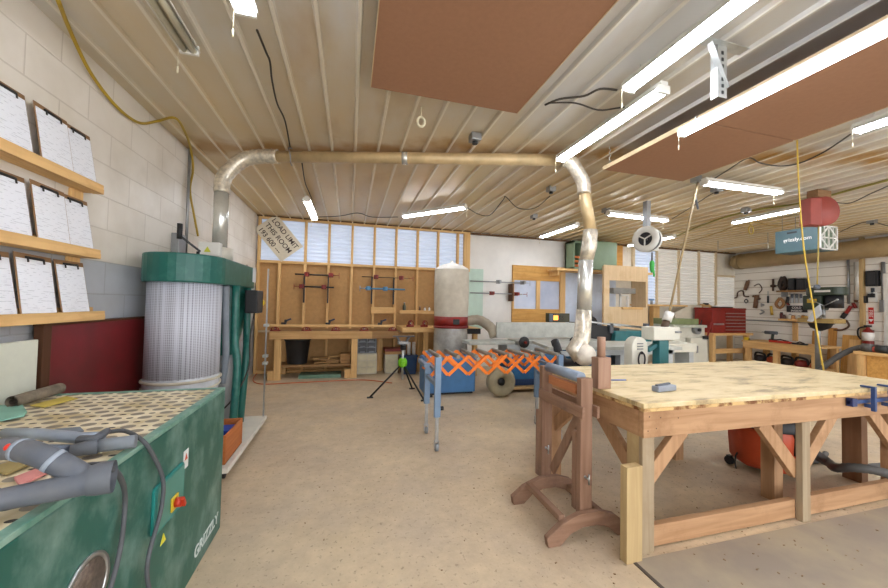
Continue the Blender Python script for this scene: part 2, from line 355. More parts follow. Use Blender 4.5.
for i in range(9):
    xs_ = (sx[:1]+sx[2:]+[2.44])
    if i < len(xs_)-1: corr('window_%d' % (i+1), xs_[i], xs_[i+1], 2.17, 2.97, YB+.03, SKY)
# right-hand corrugated light wall
rx = [atY(p, 280, YB).x for p in (632, 655, 677, 697, 714)]
zb, zt = atY(700, 305, YB).z, 2.98
for i in range(4): corr('window_%d' % (11+i), rx[i], rx[i+1], zb, zt, YB-.03, SKY if i == 0 else SKY2)
for x in rx: struct(MB().box(x-.03, YB-.07, zb, x+.03, YB, zt).build('trim_8', wood('pale_trim', '#dccbaa', 'z'), bevel=.002))
x9 = atY(733, 290, YB).x; zs_ = atY(722, 277, YB).z
corr('window_15', rx[4], x9, zb-.05, zs_, YB-.03, SKY2)
struct(MB().box(rx[4], YB-.06, zs_, x9, YB, zs_+.05).build('trim_9', wood('pale_trim', '#dccbaa', 'x'), bevel=.002))
struct(MB().box(2.56, YB-.05, ZC-.06, XR, YB, ZC-.02).build('trim_10', wood('dark_plate', '#6a4f33', 'x')))
struct(MB().box(sx[0]-.04, YB-.11, ZC-.025, 2.56, YB, ZC-.005).build('trim_11', wood('dark_plate', '#6a4f33', 'x')))
# mint board behind the dust bag, orange jamb already built; window bay with plywood
MINT = mat('mint_board', '#bcd3c2', .5, var=.05)
p0, p1 = atY(457, 268, YB-.03), atY(481, 330, YB-.03)
tag(MB().box(p0.x, YB-.035, .85, p1.x+.03, YB-.002, p0.z).build('wall_panel', MINT), 'pale mint green board on the back wall behind the white dust bag', 'board')
Yw = YB
def wb(x0, y0, x1, y1, name, m, t=.02, Y=None, parent=None, bevel=.002):
    "board on the back wall, from its corners in the photo"
    Y = Y or Yw; a, b_ = atY(x0, y0, Y-t), atY(x1, y1, Y-t)
    return MB().box(a.x, Y-t, min(a.z, b_.z), b_.x, Y-.001, max(a.z, b_.z)).build(name, m, parent, bevel)
wa, wc = atY(512, 265, YB), atY(563, 333, YB)
win = thing('interior_window', 'plywood clad interior window with two pale blue panes behind the long grey machine table', 'window', ((wa.x+wc.x)/2, YB-.04, wc.z))
zA, zB, zC_, zD = wa.z, atY(537, 281, YB).z, atY(537, 309, YB).z, wc.z
mid = atY(537, 295, YB).x
MB().box(wa.x, YB-.05, zB, wc.x-.12, YB-.002, zA).build('plywood_panel', PLY['x'], win, .003)
MB().box(wa.x, YB-.05, zD, wc.x-.12, YB-.002, zC_).build('plywood_panel', PLY['x'], win, .003)
MB().box(mid-.05, YB-.06, zC_, mid+.05, YB-.002, zB).build('mullion', PINE['z'], win, .003)
MB().box(wc.x-.14, YB-.08, zD, wc.x, YB-.002, zA).build('jamb', PINE['z'], win, .003)
MB().box(wa.x, YB-.06, zC_, wa.x+.04, YB-.002, zB).build('jamb', PINE['z'], win, .003)
GLB = mat('window_pane', '#c6cddb', .12, var=.25, scale=1.6, c2='#a6b0c8')
MB().box(wa.x+.04, YB-.03, zC_, mid-.05, YB-.022, zB).build('pane', GLB, win); MB().box(mid+.05, YB-.03, zC_, wc.x-.14, YB-.022, zB).build('pane', GLB, win)
# pale bay right of the window
bayx0, bayx1 = atY(565, 300, YB-.05).x, atY(606, 300, YB-.05).x
tag(MB().box(bayx0, YB-.04, .9, bayx1+.3, YB-.002, atY(585, 270, YB).z).build('wall_panel', LBLU), 'pale blue board on the back wall behind the silver drop pipe', 'board')
tag(MB().tube([Vector((atY(587, 315, YB-.1).x, YB-.1, atY(587, 315, YB-.1).z)) + Vector((.11*math.cos(a), .01*math.sin(3*a), .33*math.sin(a))) for a in [2*PI*k/28 for k in range(28)]], .035, 8, close=True).build('coiled_hose', mat('black_rubber', '#26262a', .5, var=.2)), 'black rubber hose coil hung on the pale blue board', 'hose')
# shelf beam over the bay and the green filter box on it
a_ = atY(556, 268, 6.9); b_ = atY(651, 267, 6.9)
shelf = thing('wall_shelf', 'long plywood shelf near the ceiling under the sage green filter box', 'shelf', (a_.x, 7.1, a_.z))
MB().box(a_.x, 6.85, a_.z-.05, b_.x, YB-.09, a_.z).build('shelf_board', PINE['x'], shelf, .003)
MB().box(a_.x+.05, 6.9, a_.z-.16, a_.x+.09, YB-.1, a_.z-.05).build('bracket', PINE['z'], shelf, .003)
MB().box(b_.x-.12, YB-.2, a_.z-.16, b_.x-.08, YB-.1, a_.z-.05).build('bracket', PINE['z'], shelf, .003)
SAGE = mat('sage_paint', '#7f9476', .5, var=.06)
g0, g1 = atY(570, 240, 7.0), atY(617, 263, 6.8)
gz1 = min(g0.z, 2.93); gz0 = a_.z+.002
gb = thing('air_filter_box', 'sage green air filter box with orange louvred end on the high plywood shelf', 'air cleaner', ((g0.x+g1.x)/2, 6.95, gz0))
MB().box(g0.x+.22, 6.8, gz0, g1.x, 7.2, gz1).build('housing', SAGE, gb, .01)
fr = MB(); fr.box(g0.x, 6.86, gz0, g0.x+.22, 7.18, gz0+.04).box(g0.x, 6.86, gz1-.06, g0.x+.22, 7.18, gz1-.02).box(g0.x, 6.86, gz0, g0.x+.03, 7.18, gz1-.02).box(g0.x+.19, 6.86, gz0, g0.x+.22, 7.18, gz1-.02).box(g0.x, 7.14, gz0, g0.x+.22, 7.18, gz1-.02)
fr.build('end_frame', SAGE, gb)
for k in range(3):
    zz = gz0+.08+k*.1; MB().cbox((g0.x+.11, 6.9, zz), (.17, .02, .05), rx=.4).build('louvre', mat('orange_louvre', '#c7703a', .5), gb)
tag(MB().box(5.3, YB-.05, a_.z+.02, 6.7, YB-.002, ZC-.06).build('wall_panel', PLY['x']), 'orange plywood panel high on the back wall beside the sage filter box', 'board')
# ------------------------------------------------------------------ LEFT WALL: clipboard ledges and clipboards
PAP_ = {}
def paper_mat():
    m, nt, b = base('printed_paper'); L = nt.links.new; tc = N(nt, 'ShaderNodeTexCoord'); sp = N(nt, 'ShaderNodeSeparateXYZ'); L(tc.outputs['Object'], sp.inputs[0])
    fr = N(nt, 'ShaderNodeMath', operation='MULTIPLY'); L(sp.outputs['Z'], fr.inputs[0]); fr.inputs[1].default_value = 95
    f2 = N(nt, 'ShaderNodeMath', operation='FRACT'); L(fr.outputs[0], f2.inputs[0]); lt = N(nt, 'ShaderNodeMath', operation='LESS_THAN'); L(f2.outputs[0], lt.inputs[0]); lt.inputs[1].default_value = .42
    mp = N(nt, 'ShaderNodeMapping'); mp.inputs['Scale'].default_value = (22, 22, 110); L(tc.outputs['Object'], mp.inputs[0])
    no = N(nt, 'ShaderNodeTexNoise'); no.inputs['Scale'].default_value = 1; no.inputs['Detail'].default_value = 3; L(mp.outputs[0], no.inputs['Vector'])
    g = N(nt, 'ShaderNodeMath', operation='GREATER_THAN'); L(no.outputs['Fac'], g.inputs[0]); g.inputs[1].default_value = .56
    mu = N(nt, 'ShaderNodeMath', operation='MULTIPLY'); L(lt.outputs[0], mu.inputs[0]); L(g.outputs[0], mu.inputs[1])
    m2 = N(nt, 'ShaderNodeMath', operation='MULTIPLY'); L(mu.outputs[0], m2.inputs[0]); m2.inputs[1].default_value = .34
    mx = N(nt, 'ShaderNodeMix', data_type='RGBA'); L(m2.outputs[0], mx.inputs[0]); mx.inputs[6].default_value = lin('#eef1f7'); mx.inputs[7].default_value = lin('#80858f')
    L(mx.outputs[2], b.inputs['Base Color']); b.inputs['Roughness'].default_value = .6; return m
PAPER = paper_mat(); HARD = mat('clipboard_hardboard', '#8d6a45', .55, var=.1)
def ledge(z, y1, word):
    t = thing('clipboard_ledge', word, 'shelf', (XL+.05, 2.3, z), 0, 'clipboard ledges')
    MB().box(XL+.001, 1.2, z, XL+.05, y1, z+.085).build('back_rail', PINE['y'], t, .003)
    MB().box(XL+.05, 1.2, z, XL+.115, y1+.01, z+.035).build('ledge_board', PINE['y'], t, .003)
    MB().box(XL+.10, 1.2, z+.0, XL+.118, y1, z+.06).build('lip', PINE['y'], t, .003)
LZ = (2.095, 1.655, 1.243)
ledge(LZ[0], 2.86, 'topmost pine ledge holding clipboards on the left block wall')
ledge(LZ[1], 2.86, 'middle pine ledge holding clipboards on the left block wall')
ledge(LZ[2], 2.93, 'lowest pine ledge holding clipboards, just above the maroon board')
for z0, z1, wd in ((LZ[1]+.09, LZ[0]-.002, 'upper'), (LZ[2]+.09, LZ[1]-.002, 'lower')):
    tag(MB().box(XL+.001, 2.74, z0, XL+.02, 2.84, z1).build('wood_batten', PINE['z'], None, .002), '%s short pine batten fixed to the block wall between two clipboard ledges' % wd, 'batten', 'battens between the ledges')
def clipboard(label):
    t = thing('clipboard', label, 'clipboard', (0, 0, 0), 0, 'clipboards with job sheets')
    MB().box(0, -.118, 0, .004, .118, .345).build('board', HARD, t, .002)
    MB().box(.004, -.110, .008, .0065, .110, .315).build('paper', PAPER, t)
    c = MB().box(.004, -.055, .317, .012, .055, .329).cyl((.012, -.055, .321), (.012, .055, .321), .005, 8)
    c.box(.012, -.055, .295, .016, -.047, .321).box(.012, .047, .295, .016, .055, .321).build('clip', BLACK, t)
    return t
cb = clipboard('job sheet clipboard on the top ledge, cut by the left edge of the photo')
cl = [(0, 2.215, .01, None), (0, 2.475, -.015, 'job sheet clipboard in the middle of the top ledge'), (0, 2.70, .012, 'job sheet clipboard at the right end of the top ledge'),
      (1, 2.235, .0, 'job sheet clipboard with yellow mark on the middle ledge, cut by the left edge'), (1, 2.475, -.03, 'slightly tilted job sheet clipboard in the middle of the middle ledge'), (1, 2.70, .0, 'job sheet clipboard at the right end of the middle ledge'),
      (2, 2.17, .0, 'clipboard sliver on the lowest ledge at the left edge of the photo'), (2, 2.40, -.04, 'tilted job sheet clipboard with yellow mark left on the lowest ledge'), (2, 2.69, .0, 'job sheet clipboard at the right end of the lowest ledge')]
for i, (r, y, tl, lb) in enumerate(cl):
    o = cb if i == 0 else dup(cb, (0, 0, 0), 0, lb)
    o.location = (XL+.078+.013*(i % 3 == 1), y+.045, LZ[r]+.038+abs(tl)*.118); o.rotation_euler = (tl, -.16, 0)
for y, z in ((2.24, LZ[1]+.30), (2.40, LZ[2]+.29)): pass
# maroon board leaning on the wall, cream board in front
MAR = mat('maroon_board', '#7c1c22', .42, var=.18, scale=3, c2='#5e2420')
mb_ = thing('maroon_board', 'large maroon panel board standing against the left wall below the clipboards', 'board', (XL+.06, 3.1, 0))
MB().box(XL+.03, 2.56, .02, XL+.07, 3.68, 1.225).build('panel', MAR, mb_, .004)
MB().box(XL+.03, 2.50, .02, XL+.075, 2.56, 1.225).build('side_stile', wood('dark_wood', '#5b3b26', 'z'), mb_, .003)
MB().box(XL+.025, 2.50, 1.225, XL+.078, 3.69, 1.24).build('top_edge', wood('dark_wood', '#5b3b26', 'y'), mb_, .002)
tag(MB().box(XL+.085, 1.5, .02, XL+.11, 2.42, 1.16).build('cream_board', mat('cream_panel', '#d5d7c6', .5, var=.05), None, .004), 'cream white board edge-on behind the green table, in front of the maroon board', 'board')
# ------------------------------------------------------------------ yellow air hose and conduit on the left
hp = [(58, 0), (72, 35), (92, 75), (118, 108), (140, 123), (158, 121), (175, 118), (185, 132), (191, 150), (193, 170), (190, 190), (194, 215), (198, 236)]
hpts = []
for i, (px, py) in enumerate(hp):
    v = atX(px, py, XL+.03)
    hpts.append(v if v.z < ZC-.04 else atZ(px, py, ZC-.045))
tag(MB().tube(smooth(hpts), .011, 8).build('air_hose', mat('mustard_hose', '#b09228', .5, var=.1)), 'mustard yellow air hose drooping along the left wall up to the ceiling', 'hose')
q0, q1 = atX(192, 143, XL+.03), atX(190, 262, XL+.03)
tag(MB().cyl((XL+.03, q0.y-.04, 1.7), (XL+.03, q0.y-.04, q0.z), .014, 10).build('conduit_pipe', GREY), 'thin grey conduit pipe running up the left wall behind the cyclone', 'pipe')
q2 = atX(178, 243, XL+.03)
tag(MB().box(XL+.001, q2.y-.08, 1.84, XL+.07, q2.y+.08, 2.06).build('switch_box', GREY, None, .006), 'small grey electrical box on the left wall above the dust collector', 'switch box')
# ------------------------------------------------------------------ GREEN DOWNDRAFT TABLE
def perf_mat():
    m, nt, b = base('perforated_top'); L = nt.links.new; tc = N(nt, 'ShaderNodeTexCoord'); sp = N(nt, 'ShaderNodeSeparateXYZ'); L(tc.outputs['Object'], sp.inputs[0])
    def M(op, a, bb=None, c=None):
        n = N(nt, 'ShaderNodeMath', operation=op)
        for i, v in enumerate((a, bb, c)):
            if v is None: continue
            if isinstance(v, (int, float)): n.inputs[i].default_value = v
            else: L(v, n.inputs[i])
        return n.outputs[0]
    def spots(pu, pv, ou, ov, ru, rv):
        v = M('MULTIPLY_ADD', sp.outputs['Y'], 1/pv, ov); row = M('FLOOR', v); par = M('MULTIPLY', M('FLOORED_MODULO', row, 2), .5)
        u = M('ADD', M('MULTIPLY_ADD', sp.outputs['X'], 1/pu, ou), par)
        fu = M('MULTIPLY', M('SUBTRACT', M('FRACT', u), .5), pu/ru); fv = M('MULTIPLY', M('SUBTRACT', M('FRACT', v), .5), pv/rv)
        return M('LESS_THAN', M('ADD', M('MULTIPLY', fu, fu), M('MULTIPLY', fv, fv)), 1)
    big = spots(.115, .062, 0, 0, .027, .0215); small = spots(.115, .062, .5, 0, .0135, .0085)
    no = N(nt, 'ShaderNodeTexNoise'); no.inputs['Scale'].default_value = 9; no.inputs['Detail'].default_value = 6; L(tc.outputs['Object'], no.inputs['Vector'])
    rp = N(nt, 'ShaderNodeValToRGB'); L(no.outputs['Fac'], rp.inputs[0]); rp.color_ramp.elements[0].color = lin('#c3b083'); rp.color_ramp.elements[1].color = lin('#e8dcc0'); rp.color_ramp.elements[0].position = .35; rp.color_ramp.elements[1].position = .6
    m1 = N(nt, 'ShaderNodeMix', data_type='RGBA'); L(big, m1.inputs[0]); L(rp.outputs[0], m1.inputs[6]); m1.inputs[7].default_value = lin('#8b8272')
    m2 = N(nt, 'ShaderNodeMix', data_type='RGBA'); L(small, m2.inputs[0]); L(m1.outputs[2], m2.inputs[6]); m2.inputs[7].default_value = lin('#2a2622')
    L(m2.outputs[2], b.inputs['Base Color']); b.inputs['Roughness'].default_value = .5
    bp = N(nt, 'ShaderNodeBump'); bp.inputs['Strength'].default_value = .6; bp.inputs['Distance'].default_value = .01; bp.invert = True
    L(M('ADD', M('MULTIPLY', big, .5), small), bp.inputs['Height']); L(bp.outputs[0], b.inputs['Normal']); return m
TX, TY0, TY1, TZ = -.73, .55, 2.44, .852
BODY = mat('dusty_green_paint', '#8aa79c', .38, var=.3, scale=5, c2='#1c5a4e', thr=(.46, .92), stretch=(1, 1.5, 1.1))
tb = thing('downdraft_table', 'dusty green downdraft sanding table with cream perforated top and rotary switch', 'sanding table', (-1.18, 1.5, 0))
bd = MB().box(-1.62, TY0, .0, TX, TY1, TZ-.014).build('cabinet', BODY, tb, .006)
MB().box(-1.59, TY0+.03, TZ-.013, TX-.035, TY1-.03, TZ).build('perforated_top', perf_mat(), tb)
rim = MB().box(TX-.035, TY0, TZ-.014, TX, TY1, TZ+.004).box(-1.62, TY0, TZ-.014, -1.59, TY1, TZ+.004).box(-1.59, TY1-.03, TZ-.014, TX-.035, TY1, TZ+.004).box(-1.59, TY0, TZ-.014, TX-.035, TY0+.03, TZ+.004)
rim.build('rim', mat('worn_pale_green', '#8fae9e', .4, var=.2, scale=12, c2='#3f7d6c'), tb, .002)
def fx(px, py): return atX(px, py, TX)   # a point on the table's right face
c_ = fx(85, 592)
gr = MB().lathe([(.085, .0), (.10, .0), (.10, .006), (.085, .006)], (TX, c_.y, c_.z), 'x', 40, True).build('vent_ring', STEEL, tb)
MB().lathe([(.0, .0), (.086, .0), (.086, .003), (.0, .003)], (TX, c_.y, c_.z), 'x', 40).build('vent_disc', mat('brown_mesh', '#7d6f63', .45, .5, var=.3, scale=60), tb)
a1, a2 = fx(150, 488), fx(181, 500)
y0_, y1_ = fx(151, 505).y, fx(181, 490).y; z0_, z1_ = fx(165, 522).z, fx(166, 476).z
TEALB = mat('teal_panel', '#1c7f78', .4, var=.08)
cp_ = MB().prism([(y0_+.012, z0_), (y1_-.012, z0_), (y1_, z0_+.015), (y1_, z1_-.015), (y1_-.012, z1_), (y0_+.012, z1_), (y0_, z1_-.015), (y0_, z0_+.015)], TX, TX+.012, 'yz').build('switch_panel', TEALB, tb, .003)
MB().prism([(y0_+.02, z0_+.012), (y1_-.012, z0_+.012), (y1_-.012, z1_-.012), (y0_+.02, z1_-.012)], TX+.012, TX+.014, 'yz').build('panel_face', mat('grey_green_face', '#4e8a7d', .4, var=.1), cp_)
ym, zm = (y0_+y1_)/2+.025, z0_+.06
MB().box(TX+.014, ym-.03, zm-.03, TX+.022, ym+.03, zm+.03).build('switch_plate', mat('yellow_plastic', '#e2c22d', .4), cp_, .004)
MB().cyl((TX+.022, ym, zm), (TX+.045, ym, zm), .02, 16).cbox((TX+.05, ym, zm), (.014, .014, .045), rx=.5).build('switch_knob', mat('red_knob', '#c4391f', .4), cp_)
s0, s1 = fx(181, 490), fx(185, 466)
MB().box(TX, y1_+.012, z1_-.05, TX+.002, y1_+.06, z1_+.035).build('safety_sticker', mat('sticker', '#d9dcd8', .5, var=.02), tb)
MB().prism([(y1_+.02, z1_-.01), (y1_+.05, z1_-.01), (y1_+.035, z1_+.02)], TX+.002, TX+.003, 'yz').build('warning_mark', mat('red_mark', '#d05030', .5), tb)
yy = fx(163, 538); MB().prism([(yy.y-.022, yy.z-.02), (yy.y+.022, yy.z-.02), (yy.y, yy.z+.02)], TX, TX+.002, 'yz').build('warning_triangle', mat('yellow_sticker', '#e6dc3c', .5), tb)
t0 = fx(207, 568)
text('GRIZZLY', 'brand_lettering', mat('white_lettering', '#d5dedb', .5, var=.02), tb, (TX+.0015, 2.06, .07), (0, 1, 0), (0, 0, 1), .082, .001, bold=.001)
# --- things on the table
Z0 = TZ+.004
def topz(px, py, dz=0): return atZ(px, py, Z0+dz)
vh = thing('vacuum_nozzle', 'large grey curved vacuum nozzle with red button at the near end of the green table', 'vacuum nozzle', topz(60, 480))
GRH = mat('grey_handle', '#565d68', .5, var=.12, scale=8, c2='#6c6e72'); 
P = lambda px, py, dz: topz(px, py, dz)
# lower bar and arched grip meeting in the nozzle
noz = atX(104, 480, -.80)
body_l = smooth([P(-40, 510, .045), P(0, 500, .045), P(30, 494, .045), P(60, 488, .048), P(85, 482, .052), P(103, 478, .054)], 5)
MB().tube(body_l, [.026+.012*(i/len(body_l))**2 for i in range(len(body_l))], 14).build('body', GRH, vh)
grip = smooth([P(-45, 455, .12), P(0, 449, .13), P(22, 450, .13), P(45, 457, .12), P(66, 467, .09), P(82, 476, .065), P(92, 479, .055)], 5)
MB().tube(grip, [.028]*len(grip), 14).build('grip', GRH, vh)
MB().tube([P(88, 481, .054), P(98, 479, .054), P(114, 476, .054)], [.037, .041, .042], 18, cap=False).build('nozzle', DKGREY, vh)
k = grip[7]
MB().sph(k+Vector((.015, -.022, .010)), .012).build('button', mat('red_button', '#e0341c', .4), vh)
for i_ in (10, 17):
    kk = grip[i_]; d = (grip[i_+1]-grip[i_-1]).normalized(); MB().cyl(kk-d*.006, kk+d*.006, .0295, 16).build('band', mat('grey_band', '#9aa5b2', .5), vh)
sd = thing('hose_tool', 'slim blue-grey air sander with a stub hose behind the big vacuum handle', 'sander', topz(100, 452))
MB().tube([P(5, 433, .03), P(40, 434, .035), P(80, 438, .04), P(103, 436, .045)], [.018, .02, .02, .016], 12).build('body', mat('silver_blue', '#9aa6b5', .35, .3), sd)
MB().tube([P(80, 440, .045), P(95, 440, .05), P(107, 431, .055)], [.016, .018, .012], 10).build('trigger', DKGREY, sd)
MB().tube([P(70, 451, .03), P(98, 446, .03)], [.02, .026], 14).build('coupling', DKGREY, sd)
MB().tube([P(98, 446, .03), P(136, 441, .03)], [.022, .022], 14).build('hose_stub', mat('grey_hose', '#7c848c', .5), sd)
MB().tube([P(20, 450, .02), P(70, 450, .024)], .018, 12).build('rear_hose', mat('slate', '#5d6878', .5), sd)
for lb, pts in (('dark cord looping over the table edge down the green cabinet, nearer one', [P(82, 466, .07), P(100, 465, .08), P(118, 474, .03)]+[atX(px, py, TX+.02) for px, py in ((125, 495), (123, 530), (118, 560), (110, 590), (104, 620))]),
                ('dark cord hanging over the table edge past the switch panel, farther one', [P(108, 432, .05), P(125, 431, .03), P(142, 440, .015), atX(153, 455, TX+.02)]+[atX(px, py, TX+.03) for px, py in ((163, 480), (161, 510), (150, 550), (147, 575), (152, 600))])):
    tag(MB().tube(smooth(pts), .0075, 8).build('sander_cable', mat('dusty_cord', '#53565a', .6, var=.15)), lb, 'cord', 'cords off the green table')
r0, r1 = topz(12, 402, .03), topz(60, 388, .03)
ru = thing('paper_roll', 'dusty grey rolled sanding sheet lying at the back of the green table', 'roll', topz(35, 398))
MB().tube([r0, r1], .028, 18, cap=False).tube([r0, r1], .022, 18, cap=False).build('roll', mat('dusty_roll', '#807564', .8, var=.3, scale=18), ru)
MB().tube([r0, r1], .012, 10, cap=False).build('inner_roll', mat('dark_roll', '#4c4238', .8), ru)
def sheet(pix, name, m, lb, cat, t=.003, grp=None):
    q = [topz(*p) for p in pix]
    return tag(MB().prism([(v.x, v.y) for v in q], Z0+.0015, Z0+.0015+t).build(name, m), lb, cat, grp)
sheet([(30, 406), (66, 397), (78, 399), (44, 408)], 'sandpaper_sheet', mat('yellow_sheet', '#cbb658', .8), 'dull yellow sanding sheet beside the grey paper roll', 'sandpaper', grp='sanding sheets')
sheet([(-6, 407), (22, 406), (27, 413), (24, 417), (0, 422), (-14, 420)], 'sandpaper_sheet', mat('teal_sheet', '#86b8a6', .7), 'teal sanding sheet at the left edge of the green table', 'sandpaper', .006, 'sanding sheets')
sheet([(14, 480), (50, 466), (56, 470), (20, 488)], 'sandpaper_sheet', mat('pink_sheet', '#d98f8a', .7), 'pink sanding strip under the grip of the big vacuum handle', 'sandpaper', .008, 'sanding sheets')
sheet([(-10, 470), (30, 457), (44, 460), (6, 476)], 'sandpaper_sheet', mat('olive_sheet', '#9c8a58', .8), 'olive brown sanding pad half hidden behind the vacuum handle', 'sandpaper', .006, 'sanding sheets')
sheet([(55, 430), (80, 428), (84, 432), (58, 434)], 'small_card', mat('grey_card', '#7f8892', .7), 'small grey scraper lying on the perforated top behind the air sander', 'scraper', .004)
# ------------------------------------------------------------------ CYCLONE DUST COLLECTOR
HZ0, HZ1 = 1.53, 1.765
dc = thing('dust_collector', 'tall green dust collector with white mesh filter canister by the left wall', 'dust collector', (-1.3, 3.8, 0))
cx, cy, cr = -1.37, 3.48, .265
def stadium(a, ra, b_, rb, n=16):
    a, b_ = Vector(a), Vector(b_); d = (b_-a).normalized(); th = math.atan2(d.y, d.x)
    return [(a.x+ra*math.cos(th+PI/2+PI*k/n), a.y+ra*math.sin(th+PI/2+PI*k/n)) for k in range(n+1)] + [(b_.x+rb*math.cos(th-PI/2+PI*k/n), b_.y+rb*math.sin(th-PI/2+PI*k/n)) for k in range(n+1)]
MB().prism(stadium((cx, cy), .30, (-1.32, 4.36), .26), HZ0, HZ1).build('blower_housing', TEALP, dc, .012)
def mesh_mat():
    m, nt, b = base('filter_mesh'); L = nt.links.new; tc = N(nt, 'ShaderNodeTexCoord'); sp = N(nt, 'ShaderNodeSeparateXYZ'); L(tc.outputs['Object'], sp.inputs[0])
    ch = N(nt, 'ShaderNodeTexVoronoi'); ch.inputs['Scale'].default_value = 75; ch.inputs['Randomness'].default_value = 0; L(tc.outputs['Object'], ch.inputs['Vector'])
    rp = N(nt, 'ShaderNodeValToRGB'); L(ch.outputs['Distance'], rp.inputs[0]); rp.color_ramp.elements[0].position = .25; rp.color_ramp.elements[0].color = lin('#83858f'); rp.color_ramp.elements[1].position = .55; rp.color_ramp.elements[1].color = lin('#c9ccd6')
    L(rp.outputs[0], b.inputs['Base Color']); b.inputs['Roughness'].default_value = .5; return m
MB().cyl((cx, cy, .70), (cx, cy, HZ0), cr, 48).build('filter_canister', mesh_mat(), dc)
BAG = mat('clear_bag', '#c8cdd2', .3, var=.15, scale=8)
MB().lathe([(.20, .16), (.24, .25), (.25, .45), (.26, .62), (.268, .66), (.272, .72), (.262, .76)], (cx, cy, 0), 'z', 36).build('collection_bag', BAG, dc)
MB().tube([(cx+.275*math.cos(a), cy+.275*math.sin(a), .72) for a in [2*PI*k/36 for k in range(36)]], .012, 6, close=True).tube([(cx+.272*math.cos(a), cy+.272*math.sin(a), .66+.02*math.sin(a)) for a in [2*PI*k/36 for k in range(36)]], .009, 6, close=True).build('bag_strap', mat('cream_strap', '#c9c2ae', .5), dc)
for n_, pts in enumerate([[(-1.06, 3.74, HZ0), (-1.06, 3.76, 1.0), (-1.02, 3.72, .75), (-1.04, 3.7, .11)], [(-1.09, 4.25, HZ0), (-1.09, 4.27, 1.05), (-1.05, 4.12, .8), (-1.08, 4.1, .11)], [(-1.56, 4.15, HZ0), (-1.56, 4.15, .11)]]):
    MB().tube(smooth(pts, 4), .036, 12).build('leg', TEALP, dc)
cyc = MB().lathe([(.24, HZ0), (.24, 1.35), (.13, .85), (.14, .8)], (-1.33, 4.33, 0), 'z', 30).build('cyclone_cone', TEALP, dc)
MB().lathe([(.16, .8), (.19, .76), (.19, .14), (.17, .12)], (-1.33, 4.33, 0), 'z', 24).build('drum', GREY, dc)
bs = MB().box(-1.65, 3.0, .075, -.86, 4.28, .115); bs.build('base_board', mat('white_board_base', '#ddd9cb', .5, var=.06), dc, .004)
for cx_, cy_ in ((-.92, 4.18), (-.92, 3.1), (-1.58, 4.18), (-1.58, 3.1)):
    MB().lathe([(.0, -.014), (.037, -.014), (.037, .014), (.0, .014)], (cx_, cy_, .037), 'x', 16).cbox((cx_, cy_, .06), (.04, .03, .03)).build('caster', BLACK, dc)
MB().prism([(-1.47, 3.9), (-1.2, 3.9), (-1.2, 4.2), (-1.47, 4.2)], HZ1, HZ1+.03).build('motor_base', WHITE, dc)
MB().cyl((-1.335, 4.05, HZ1+.03), (-1.335, 4.05, HZ1+.16), .145, 28).build('motor', mat('cream_motor', '#d6d2c4', .4, var=.06), dc)
jb = MB().box(-1.43, 3.83, HZ1+.05, -1.24, 3.91, HZ1+.19).build('junction_box', WHITE, dc, .012)
MB().prism([(-1.375, HZ1+.09), (-1.315, HZ1+.09), (-1.345, HZ1+.145)], 3.826, 3.829, 'xz').build('warning_triangle', mat('yellow_green', '#c9c93a', .5), jb)
cr_ = MB().beam((-1.30, 3.5, HZ1), (-1.30, 3.5, HZ1+.05), .02, .02).beam((-1.28, 3.49, HZ1+.05), (-1.40, 3.42, HZ1+.16), .03, .012).build('crank_arm', BLACK, dc)
MB().cyl((-1.41, 3.415, HZ1+.14), (-1.41, 3.415, HZ1+.27), .02, 12).build('crank_grip', BLACK, cr_)
ob = atX(240, 276, -1.04)
MB().lathe([(0, 0), (.075, 0), (.075, .006), (0, .006)], (-1.075, 4.12, 1.70), 'x', 30).build('oval_badge', mat('bronze_badge', '#a08c74', .45, .4, var=.3, scale=40), dc)
MB().box(-1.058, 4.30, 1.6, -1.052, 4.42, 1.76).build('sticker', mat('white_sticker', '#dfe3e6', .5), dc)
sw = MB().box(-1.05, 4.0, 1.26, -.93, 4.24, 1.50).build('switch_box', BLACK, dc, .008)
MB().cyl((-.95, 4.24, 1.37), (-.95, 4.275, 1.37), .035, 16).build('switch_ring', mat('yellow_plastic', '#e2c22d', .4), sw)
MB().cyl((-.95, 4.27, 1.37), (-.95, 4.30, 1.37), .022, 16).build('stop_button', RED, sw)
MB().tube(smooth([(-.98, 4.1, 1.26), (-1.0, 4.05, 1.0), (-.97, 3.9, .7), (-1.05, 3.7, .45), (-1.2, 3.75, .3)]), .008, 8).build('power_cable', CABLE, dc)
MB().tube(smooth([(-1.11, 3.62, HZ0), (-1.12, 3.68, 1.2), (-1.12, 3.72, .85), (-1.15, 3.75, .6)]), .03, 10).build('grey_hose', mat('grey_hose', '#7c848c', .5), dc)
# steel clamp rack pole standing on the base
ck = thing('bar_clamp', 'long silver bar clamp standing upright on the white base beside the green legs', 'clamp', (-.93, 4.2, .116))
MB().box(-.895, 4.235, .117, -.883, 4.265, 1.75).build('bar', STEEL, ck)
for zz in (.7, .78, 1.12): MB().cbox((-.889, 4.245, zz), (.05, .06, .03)).build('jaw', GALV, ck, .004)
bxw = thing('wooden_crate', 'small open orange-brown wood crate with blue item on the white wheeled base', 'crate', (-1.0, 3.25, .116))
cm_ = MB().box(-1.12, 3.06, .117, -.9, 3.5, .13).box(-.915, 3.06, .117, -.9, 3.5, .34).box(-1.12, 3.06, .117, -1.105, 3.5, .34).box(-1.105, 3.06, .117, -.915, 3.075, .34).box(-1.105, 3.485, .117, -.915, 3.5, .34)
cm_.build('box', wood('crate_wood', '#c07440', 'y'), bxw, .002)
tag(MB().box(-1.09, 3.3, .131, -.93, 3.46, .30).build('parts_bin', mat('royal_blue', '#2348b0', .45), None, .006), 'royal blue tub inside the small wood crate', 'tub')
